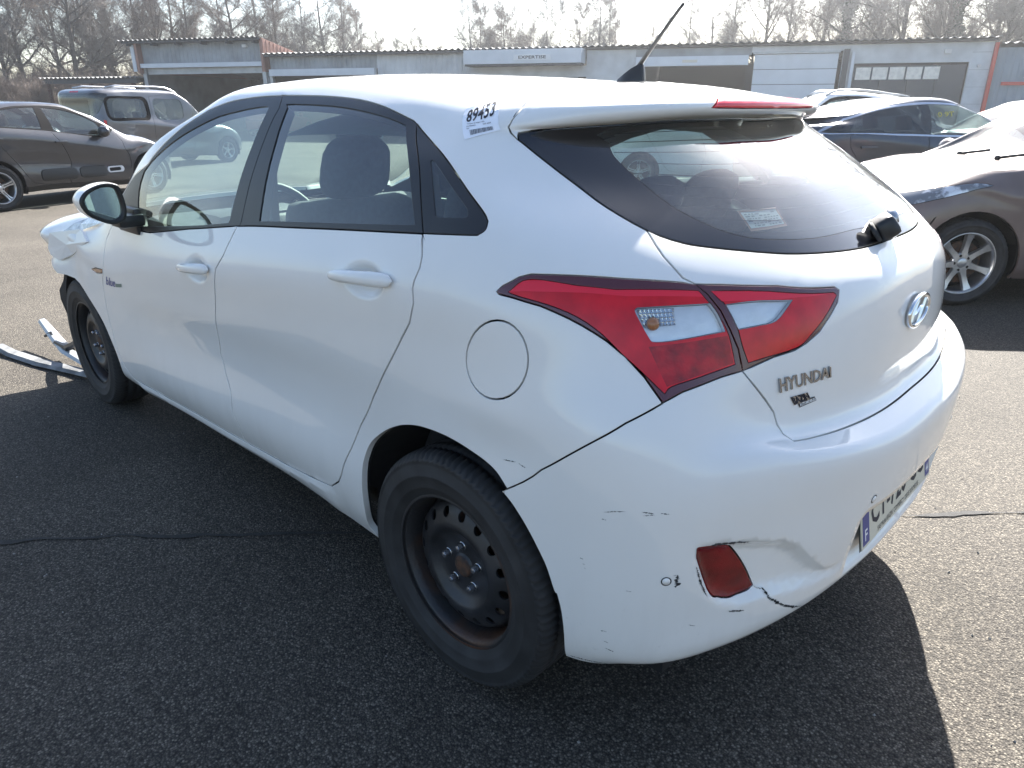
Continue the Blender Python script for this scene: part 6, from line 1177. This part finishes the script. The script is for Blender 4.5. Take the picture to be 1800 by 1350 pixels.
# ---------------------------------------------------------------- the other cars in the yard
def xz_st(D,pts,jmax=66,smin=34,smax=152):
    sub=D[smin:smax,:jmax]; out=[]
    for x,z in pts:
        d=(sub[:,:,0]-x)**2+(sub[:,:,2]-z)**2
        i,j=np.unravel_index(d.argmin(),d.shape)
        # refine inside the neighbouring cells
        best=(1e9,i,j)
        for di in np.arange(-1,1.01,.125):
            for dj in np.arange(-1,1.01,.125):
                P=evalst(D,[(i+smin+di,max(0,j+dj))])[0]; q=(P[0]-x)**2+(P[2]-z)**2
                if q<best[0]: best=(q,i+di,max(0,j+dj))
        out.append([best[1]+smin,best[2]])
    return out
def yz_st(D,pts,jmin=0,jmax=66,smax=40):
    sub=D[:smax,jmin:jmax]; out=[]
    for y,z in pts:
        if y<0: y=0
        d=(sub[:,:,1]-y)**2+(sub[:,:,2]-z)**2
        i,j=np.unravel_index(d.argmin(),d.shape); out.append([i if i>0 else -1.,j+jmin])
    return out
def circ(cx,cz,r,n=22,z0=-.1):
    a0=-.35
    return [(cx+r*math.cos(a0+(math.pi-2*a0)*k/n),cz+r*math.sin(a0+(math.pi-2*a0)*k/n)) for k in range(n+1)]
def warp(T,rear=1.,wb=2.65,front=1.,width=1.,belt=1.,roof=1.49,gc=0):
    P=T.copy(); x=P[:,:,0];z=P[:,:,2]
    X=np.where(x<0,x*rear,np.where(x<2.65,x*wb/2.65,wb+(x-2.65)*front))
    zi=np.interp(z,[0,.2,1.06,1.49],[0,.2+gc,1.06*belt,roof])
    P[:,:,0]=X;P[:,:,1]*=width;P[:,:,2]=zi; return P
def paint(name,col,metal=.5,rough=.3,vary=.05):
    return mat(name,col,rough,metal=metal,coat=1,vary=vary,scale=6,back=(.015,.015,.016))
CARGLASS=glass('car_glass',(.50,.58,.57),haze=.04)
DARKGLASS=glass('tinted_glass',(.05,.06,.065),haze=.02)
ALLOYDK=mat('dark_alloy',(.10,.10,.105),.35,metal=.6)
HEADLAMP=mat('headlamp',(.16,.17,.19),.10,metal=.3,coat=1,col2=(.62,.65,.70),scale=7,lo=.50,hi=.58)
def make_car(name,label,T,body_m,loc,heading,wb=2.65,R=.315,arch=.36,glassm=None,windows=None,frame=None,doors=None,extra=(),tail=True,wheelm=None,spokes=5,track=.77,rails=False,group=None,rb=.20,two=False,railc=None,lamps=True,archy=.31,step=2,head=True,handles=(),mirror=(1.83,.93,1.02),trim=None,frontlamp=None,seats=True,tailpoly=None,rear=True):
    Dk=dense(T); e=empty(name,loc,heading); tag(e,label,'van' if 'van' in name else 'car',group)
    a1=xz_st(Dk,circ(0,archy,arch)); a2=xz_st(Dk,circ(wb,archy,arch),smax=158)
    for a in (a1,a2):
        a[0][1]=-2;a[-1][1]=-2
    dlo=frame if frame else F_['dlo']; wins=windows if windows is not None else [F_['glass_f'],F_['glass_r'],F_['glass_q']]
    fdr,rdr=doors if doors else (F_['front_door'],F_['rear_door'])
    lamp=tailpoly or F_['lamp_o']
    hlp=frontlamp or F_['headlight']
    polys=[a1,a2,dlo,fdr,rdr,F_['rear_frit'],F_['windshield'],F_['hood'],lamp,hlp]+list(wins)+[q[1] for q in extra]
    Bk=Body(Dk,polys,step)
    Bk.take([a1]);Bk.take([a2])
    ex=[(q[0],Bk.take([q[1]]),q[2],q[3] if len(q)>3 else .0) for q in extra]
    wf=[Bk.take([w]) for w in wins]; df=Bk.take([dlo]); lf=Bk.take([lamp]); hf=Bk.take([hlp])
    rg_=Bk.take([F_['rear_frit']]) if rear else []; ws=Bk.take([F_['windshield']]); hd=Bk.take([F_['hood']])
    rd=Bk.take([rdr]);fd=Bk.take([fdr]); rest=Bk.rest()
    shell('inner_body',Bk,np.concatenate([rest,fd,rd,hd]),DARK,e,.03)
    Bk.panel('body',rest,body_m,e)
    d1=Bk.panel('front_door',fd,body_m,e,'pair',gap=.003); d2=Bk.panel('rear_door',rd,body_m,e,'pair',gap=.003)
    Bk.panel('bonnet',hd,body_m,e,gap=.003)
    Bk.panel('windscreen',ws,CARGLASS,e,flange=False,gap=0)
    if len(rg_): Bk.panel('rear_window',rg_,glassm or CARGLASS,e,flange=False,gap=0)
    fr=Bk.panel('window_frame',df,trim or CARTRIM,e,'pair',off=-.002,gap=.001)
    for k,w in enumerate(wf):
        if len(w): Bk.panel('side_window',w,(glassm if not isinstance(glassm,list) else glassm[k]) or CARGLASS,e,'pair',flange=False,gap=-.003,off=-.006)
    Bk.panel('tail_lamp',lf,RED,e,'pair',gap=.002)
    if head and len(hf): Bk.panel('headlight',hf,HEADLAMP,e,'pair',gap=.002)
    for n_,fi,m_,off in ex:
        if len(fi): Bk.panel(n_,fi,m_,e,'pair',off=off,gap=.002)
    for x in (0,wb):
        for sg in (1,-1): alloy_wheel(e,(x,sg*track,R-.004),sg,R=R,rb=rb,spokes=spokes,m=wheelm,rot=x*1.3,two=two)
    for x in (0,wb):
        for sg in (1,-1):
            V=[];F=[];n=18
            for k in range(n+1):
                t=math.pi*(-.1+1.2*k/n)
                for y in (track-.2,track+.07): V.append((x+(arch+.02)*math.cos(t),sg*y,archy+(arch+.02)*math.sin(t)))
            for k in range(n): F.append((2*k,2*k+1,2*k+3,2*k+2))
            o=len(V); V.append((x,sg*(track-.2),archy))
            for k in range(n): F.append((o,2*k,2*k+2))
            meshobj('wheel_arch_liner',V,F,LINER,e)
    b=MB(); b.box((wb*.5,0,.27),(wb+1.0,1.3,.12)); b.box((wb*.48,0,.45),(wb-.8,1.4,.3)); b.build('under_tray',DARK,e)
    for (hx,hz,hl) in handles:
        for sg in (1,-1):
            P=evalst(Dk,xz_st(Dk,[(hx,hz)]))[0]; b=MB(); b.box((P[0],sg*(P[1]+.018),P[2]),(hl,.022,.028),bev=.008); b.build('door_handle',body_m,(d1 if hx>wb*.42 else d2)[0 if sg>0 else 1],angle=40)
    if mirror:
        for sg in (1,-1):
            b=MB(); b.ell((mirror[0],sg*mirror[1],mirror[2]),(.075,.115,.085),14,10); b.box((mirror[0]+.03,sg*(mirror[1]-.10),mirror[2]-.06),(.09,.12,.03)); b.build('door_mirror',BLACKTRIM if mirror[1]>1.5 else body_m,e,smooth=True)
    if rails:
        for sg in (1,-1):
            b=MB(); xs=np.linspace(rails[0],rails[1],9); pts=[]
            for k,x in enumerate(xs):
                P=evalst(Dk,[(0,0)])[0]
                sub=Dk[30:130,66:72]; dd=np.abs(sub[:,:,0]-x)+.2*np.abs(sub[:,:,1]-.55); i,j=np.unravel_index(dd.argmin(),dd.shape); q=sub[i,j]
                pts.append((x,sg*rails[2],q[2]+(.02 if k in (0,8) else .065)))
            b.tube(pts,.02,8); b.build('roof_rail',railc or SILVER,e,smooth=True)
    if seats:
        b=MB()
        for (x,y,w) in ((wb*.47,.36,.5),(wb*.47,-.36,.5),(wb*.13,0,1.25)):
            b.box((x-.12,y,.82),(.12,w,.58),Matrix.Rotation(-.3,3,'Y'),bev=.04)
        for (x,y) in ((wb*.47,.36),(wb*.47,-.36),(wb*.13,.33),(wb*.13,-.33)): b.box((x-.23,y,1.20),(.09,.25,.18),Matrix.Rotation(-.3,3,'Y'),bev=.04)
        b.build('seats',FABRIC,e,angle=50)
        b=MB(); b.box((wb*.72,0,.88),(.4,1.3,.18),bev=.05); b.build('dashboard',PLASTIC,e)
    return e,Dk
T0=table()
def hatch_front(P):
    return P
GREY_P=paint('anthracite_paint',(.050,.050,.057)); TAUPE_P=paint('taupe_paint',(.115,.117,.128)); NAVY_P=paint('midnight_blue_paint',(.030,.042,.066),metal=.4); BROWN_P=paint('bronze_brown_paint',(.135,.10,.092),metal=.1,rough=.5); BROWN_P.node_tree.nodes['Principled BSDF'].inputs['Specular IOR Level'].default_value=.2; SILVER_P=paint('silver_paint',(.42,.43,.45)); RED_P=paint('dark_red_paint',(.28,.015,.02),metal=.2)
WHITE2=mat('white_paint_plain',(.76,.77,.78),.3,coat=1,back=(.02,.02,.022))
# dark grey small crossover on the left
Tc=warp(T0,.84,2.54,.80,.975,1.0,1.475,.0)
Dc=dense(Tc)
def rrect(x0,x1,z0,z1,r,n=4):
    P=[]
    for cx,cz,a in ((x1-r,z1-r,0),(x0+r,z1-r,90),(x0+r,z0+r,180),(x1-r,z0+r,270)):
        for k in range(n+1): t=R_(a+90*k/n); P.append((cx+r*math.cos(t),cz+r*math.sin(t)))
    return P
ring_o=xz_st(Dc,rrect(1.72,2.02,.40,.50,.045)); ring_i=xz_st(Dc,rrect(1.755,1.96,.425,.475,.02)); 
c3,_=make_car('crossover_car','dark grey small crossover with a white ringed door bump, at the left edge',Tc,GREY_P,(12.045,-.335,0),R_(-70.5),wb=2.54,R=.32,arch=.37,archy=.32,rb=.215,spokes=5,wheelm=SILVER,two=True,handles=((1.02,.90,.19),(.08,.97,.19)),mirror=(1.72,.92,1.03),
  extra=[('bump_inset',ring_i,DARK),('bump_ring',ring_o,mat('ring_white',(.72,.72,.72),.4),.004),('door_bump',xz_st(Dc,rrect(.62,1.20,.36,.52,.06)),BLACKTRIM,.008),('door_bump',xz_st(Dc,rrect(1.24,1.70,.36,.52,.06)),BLACKTRIM,.008),('sill_cladding',xz_st(Dc,[(.36,.20),(2.2,.20),(2.2,.27),(.36,.29)]),BLACKTRIM,.003)])
# taupe family van behind it
Tv=warp(T0,.95,2.73,.85,1.01,1.03,1.80,.02)
for c in range(0,9):
    for r in range(8,16):
        k=.14 if c<7 else (.45 if c==7 else .8); Tv[r,c,0]=Tv[7,c,0]+(Tv[r,c,0]-Tv[7,c,0])*k
for r in range(9,16):
    k=.50 if r<13 else .62
    Tv[r,:12,1]=np.where(Tv[r,:12,1]>.01,Tv[8,:12,1]+(Tv[r,:12,1]-Tv[8,:12,1])*(k if r<13 else .8),0)
for c in range(0,13):
    f=[0,0,0,0,0,0,0,0,0,.30,.86,.90,.94,.97,.99,1.][:]
    top={0:1.80,12:1.72}.get(c,1.81); b0=Tv[8,c,2]
    if c<11:
        for r in range(9,16): Tv[r,c,2]=b0+(1.80-b0)*[.42,.80,.86,.92,.965,.99,1.0][r-9]
    if c==11:
        for r in range(9,16): Tv[r,c,2]=b0+(1.76-b0)*[.42,.86,.88,.92,.965,.99,1.0][r-9]
for r in range(4,16):
    w=1-.10*max(0,min(1,(r-7)/3)) if r<11 else [.875,.84,.70,.38,0][r-11]; dx=[0,.02,.06,.24,.34,.42][max(0,r-10)]
    for c in range(0,7):
        Tv[r,c,1]=[0,.25,.50,.70,.81,.852,.868][c]*w; z=Tv[r,c,2]
        Tv[r,c,0]=[-.74,-.738,-.73,-.705,-.63,-.48,-.30][c]+.07*max(0,z-.95)+dx*(1 if c<5 else .7)
Dv=dense(Tv)
vdlo=xz_st(Dv,[(-.45,1.14),(.62,1.10),(.66,1.13),(.66,1.58),(-.40,1.60),(-.5,1.52)])
v1=xz_st(Dv,rrect(-.44,.50,1.15,1.57,.12)); v2=xz_st(Dv,rrect(.72,1.52,1.10,1.58,.13)); v3=xz_st(Dv,[(1.68,1.06),(2.22,1.03),(2.02,1.32),(1.72,1.54),(1.68,1.54)])
vrear=yz_st(Dv,[(-1,1.16),(.44,1.16),(.53,1.20),(.51,1.56),(.44,1.62),(-1,1.62)],jmin=40)
vdoor_f=xz_st(Dv,[(1.60,.28),(2.28,.28),(2.30,1.00),(2.12,1.33),(1.72,1.60),(1.60,1.60)]); vdoor_r=xz_st(Dv,[(.62,.30),(1.58,.28),(1.58,1.62),(.66,1.62)])
vlamp=xz_st(Dv,[(-.62,.86),(-.56,.86),(-.54,1.10),(-.60,1.12)])
van,_=make_car('family_van','taupe family van with silver roof rails, parked behind the dark grey crossover',Tv,TAUPE_P,(18.39,-4.49,0),R_(-75.1),wb=2.73,R=.32,arch=.37,frame=xz_st(Dv,rrect(-.50,.60,1.09,1.62,.14)),windows=[v1,v2,v3],doors=(vdoor_f,vdoor_r),rails=(-.30,1.75,.62),mirror=(2.1,1.0,1.08),tailpoly=vlamp,
  extra=[('rear_glass',vrear,DARKGLASS),('brake_light',yz_st(Dv,[(-1,1.70),(.16,1.70),(.16,1.73),(-1,1.73)],jmin=50),RED)])
# dark blue coupe-roofed car on the right
Ts=warp(T0,1.12,2.80,.95,1.02,1.03,1.535,.02)
for r in range(8,16):
    for c in range(0,12):
        x=Ts[r,c,0]; z=Ts[r,c,2]; 
        if r>=9:
            xe=x-max(0,r-10)*.07; g=1-.74*np.clip((1.15-xe)/1.95,0,1)**1.75; Ts[r,c,2]=1.06+(z-1.06)*g if z>1.06 else z
        if c<8: Ts[r,c,0]=x-.33*(1-c/8)*(r-7)/8
Ds=dense(Ts)
sdlo=[(-.42,1.085),(-.30,1.155),(.0,1.265),(.4,1.375),(.8,1.435),(1.2,1.455),(1.5,1.435),(1.8,1.345),(2.05,1.215),(2.22,1.08),(2.2,1.03),(1.5,1.045),(.7,1.065),(-.1,1.085)]
def shrink(P,c,k,dz=0): return [(c[0]+(x-c[0])*k,c[1]+(z-c[1])*k+dz) for x,z in P]
CHROMET=mat('satin_chrome',(.62,.64,.67),.25,metal=.9)
def inset(P,d):
    n=len(P);A=[]
    for i in range(n):
        a,b,c=np.array(P[i-1]),np.array(P[i]),np.array(P[(i+1)%n]); 
        n1=np.array([-(b-a)[1],(b-a)[0]]);n1/=np.linalg.norm(n1)+1e-9;n2=np.array([-(c-b)[1],(c-b)[0]]);n2/=np.linalg.norm(n2)+1e-9; m=n1+n2; m/=np.linalg.norm(m)+1e-9
        A.append(tuple(b-m*d*-1))
    return A
def area(P): return sum(P[i-1][0]*P[i][1]-P[i][0]*P[i-1][1] for i in range(len(P)))
def ins(P,d): return inset(P,d if area(P)>0 else -d)
sw_in=ins(sdlo,.022)
bp=1.30
swin_r=[q for q in sw_in if q[0]<bp-.1]; 
top=lambda x:float(np.interp(x,[q[0] for q in sorted(sdlo[1:10])],[q[1] for q in sorted(sdlo[1:10])]))-.024
swr=[(-.34,1.105),(-.2,1.17),(.0,top(0.)),(.3,top(.3)),(.6,top(.6)),(.9,top(.9)),(1.13,top(1.13)),(1.13,1.075),(.7,1.088),(.1,1.10)]
swf=[(1.13,1.075),(1.13,top(1.13)),(1.3,top(1.3)),(1.5,top(1.5)),(1.8,top(1.8)),(2.0,top(2.0)),(2.15,1.075),(2.13,1.055),(1.6,1.065)]
sdf=xz_st(Ds,[(1.12,.30),(2.22,.27),(2.36,.80),(2.28,1.04),(1.10,1.07)]); sdr=xz_st(Ds,[(.42,.36),(1.10,.30),(1.09,1.07),(.02,1.08),(.05,.92),(.30,.62)])
sed,_=make_car('coupe_saloon','dark blue car with an arched roof and chrome window surround, behind the brown car',Ts,NAVY_P,(SEDAN),SEDANH,wb=2.80,R=.345,arch=.39,archy=.34,rb=.235,frame=xz_st(Ds,sdlo,jmax=72),windows=[xz_st(Ds,swr,jmax=72),xz_st(Ds,swf,jmax=72)],doors=(sdf,sdr),glassm=[DARKGLASS,CARGLASS],handles=((.28,.93,.22),(1.35,.91,.22)),mirror=(2.0,.97,1.06),trim=CHROMET,rear=False,tailpoly=xz_st(Ds,[(-.80,.80),(-.70,.80),(-.70,.86),(-.80,.86)]))
# brown car with seven spoke alloys close on the right
Tm=warp(T0,1.0,2.70,.92,1.0,1.04,1.53,.01)
for r in range(9,16):
    for c in (11,12,13): Tm[r,c,0]-=.13
Dm=dense(Tm)
mlamp=xz_st(Dm,[(2.62,.875),(2.80,.83),(3.0,.775),(3.2,.715),(3.36,.68),(3.40,.735),(3.2,.795),(3.0,.845),(2.8,.885)],smax=165)
bfs=xz_st(Dm,[(2.985,.66),(3.0,.65),(3.095,.40),(3.08,.40)],smax=165)
mer,_=make_car('brown_car','bronze brown car with seven spoke alloy wheels, nose towards the hatchback',Tm,BROWN_P,(MERC),MERCH,wb=2.70,R=.322,arch=.375,archy=.322,rb=.225,spokes=7,wheelm=SILVER,doors=None,handles=((1.1,.93,.2),),mirror=(1.95,.95,1.04),frontlamp=mlamp,extra=[('bumper_joint',bfs,DARK,-.003)],step=1)
for k,(x0,y0) in enumerate(((2.36,.42),(2.34,-.1))):
    b=MB(); b.tube([(x0,y0,1.035),(x0-.06,y0+.12,1.06),(x0-.10,y0+.22,1.075)],.012,6); b.ell((x0,y0,1.035),(.022,.022,.022)); b.build('wiper',BLACKTRIM,mer,smooth=True)
# white cars further off
make_car('white_estate','white estate car seen through the cabin glass of the hatchback',warp(T0,.95,2.6,.9,1,1.02,1.52),WHITE2,WCAR,WCARH,two=True,spokes=5,wheelm=SILVER,rb=.215)
make_car('people_carrier','white people carrier with roof rails, behind the spoiler of the hatchback',warp(T0,1.2,2.75,.9,1,1.06,1.72),WHITE2,MPV,MPVH,wb=2.75,rails=(-.35,1.5,.55),railc=STEELP)
make_car('silver_car','silver car showing only its roof over the dark blue arched car',warp(T0,1.0,2.6,.9,1,1.04,1.56),SILVER_P,SILV,SILVH,wb=2.6)
make_car('white_saloon','white car showing its windscreen and bonnet at the right edge',warp(T0,1.0,2.65,1.0,1,1.04,1.52),WHITE2,WR,WRH)
make_car('red_car','dark red car standing inside the tall garage',warp(T0,1.0,2.6,.9,1,1.02,1.52),RED_P,REDC,REDCH,wb=2.6)
make_car('dark_hatchback','dark car mostly hidden behind the crossover at the left edge',warp(T0,1.0,2.6,.9,1,1.04,1.55),GREY_P,FARL,FARLH,wb=2.6)
# yellow marker scrawl inside the front side window of the blue car
P=[]
for (x,z) in ((1.24,1.335),(1.46,1.345),(1.46,1.285),(1.24,1.275)):
    q=evalst(Ds,xz_st(Ds,[(x,z)],jmax=72))[0]; P.append((q[0],-q[1]-.004,q[2],0,-1,.35))
decal_text('lettering','0 9T',P,mat('yellow_marker',(.50,.44,.10),.6),sed,off=.004,bold=True)
# ---------------------------------------------------------------- torn bumper pieces on the ground by the front wheel
STRIPG=mat('scuffed_bumper_plastic',(.17,.175,.18),.7,vary=.35,scale=12)
def strip(name,label,pts,w,h,m,cat='debris'):
    V=[];F=[];n=len(pts)
    for i,p in enumerate(pts):
        p=Vector(p); d=(Vector(pts[min(i+1,n-1)])-Vector(pts[max(0,i-1)])).normalized(); s=d.cross(Vector((0,0,1))).normalized()
        ww=w*(.55+.45*math.sin(math.pi*min(1,(i+.6)/n)))
        for (a,z) in ((-ww,0),(-ww*.5,h),(ww*.6,h*.8),(ww,.0),(ww*.5,h*.5),(-ww*.4,h*.6)): V.append(p+s*a+Vector((0,0,z)))
    for i in range(n-1):
        for j in range(6): F.append((i*6+j,i*6+(j+1)%6,(i+1)*6+(j+1)%6,(i+1)*6+j))
    F.append(tuple(range(6)));F.append(tuple((n-1)*6+j for j in range(6))[::-1])
    o=meshobj(name,V,F,m); fixn(o); return tag(o,label,cat)
strip('bumper_strip','long pale bumper strip lying on the asphalt, nearest the viewer by the front wheel',[(4.02,1.07,.012),(3.93,1.03,.03),(3.80,1.0,.012),(3.5,.93,.010),(3.2,.84,.014),(3.02,.80,.02)],.040,.022,STRIPG)
strip('silver_trim','grey trim strip rising from the ground in front of the front wheel',[(3.95,.78,.14),(3.7,.79,.10),(3.45,.80,.065),(3.2,.78,.05),(3.0,.76,.04)],.034,.018,STEELP)
b=MB(); b.tube([(3.10,.74,.22),(3.28,.78,.15),(3.44,.80,.09),(3.56,.82,.10),(3.66,.81,.07)],[.016,.02,.018,.012,.008],6); b.box((3.48,.79,.075),(.14,.05,.04),bev=.008); b.box((3.14,.755,.215),(.07,.05,.10),bev=.01); b.tube([(3.62,.81,.08),(3.72,.80,.12),(3.78,.82,.09)],.009,5)
o=b.build('bracket',BLACKTRIM,None,smooth=False); tag(o,'black broken plastic bracket sticking out beside the front tyre','debris')
strip('white_shard','short white bumper shard behind the grey trim strip',[(3.30,.56,.03),(3.18,.58,.05),(3.05,.60,.03)],.04,.05,WHITE2)
# ---------------------------------------------------------------- air
hm=bpy.data.materials.new('haze'); hm.use_nodes=True; nt=hm.node_tree; nt.nodes.remove(nt.nodes['Principled BSDF'])
pv=nt.nodes.new('ShaderNodeVolumePrincipled'); pv.inputs['Color'].default_value=(.93,.96,1,1); pv.inputs['Density'].default_value=.0013; pv.inputs['Anisotropy'].default_value=.78
nt.links.new(pv.outputs[0],nt.nodes['Material Output'].inputs['Volume'])
b=MB(); b.box((0,0,9),(420,420,20)); o=b.build('haze',hm); o['kind']='stuff'
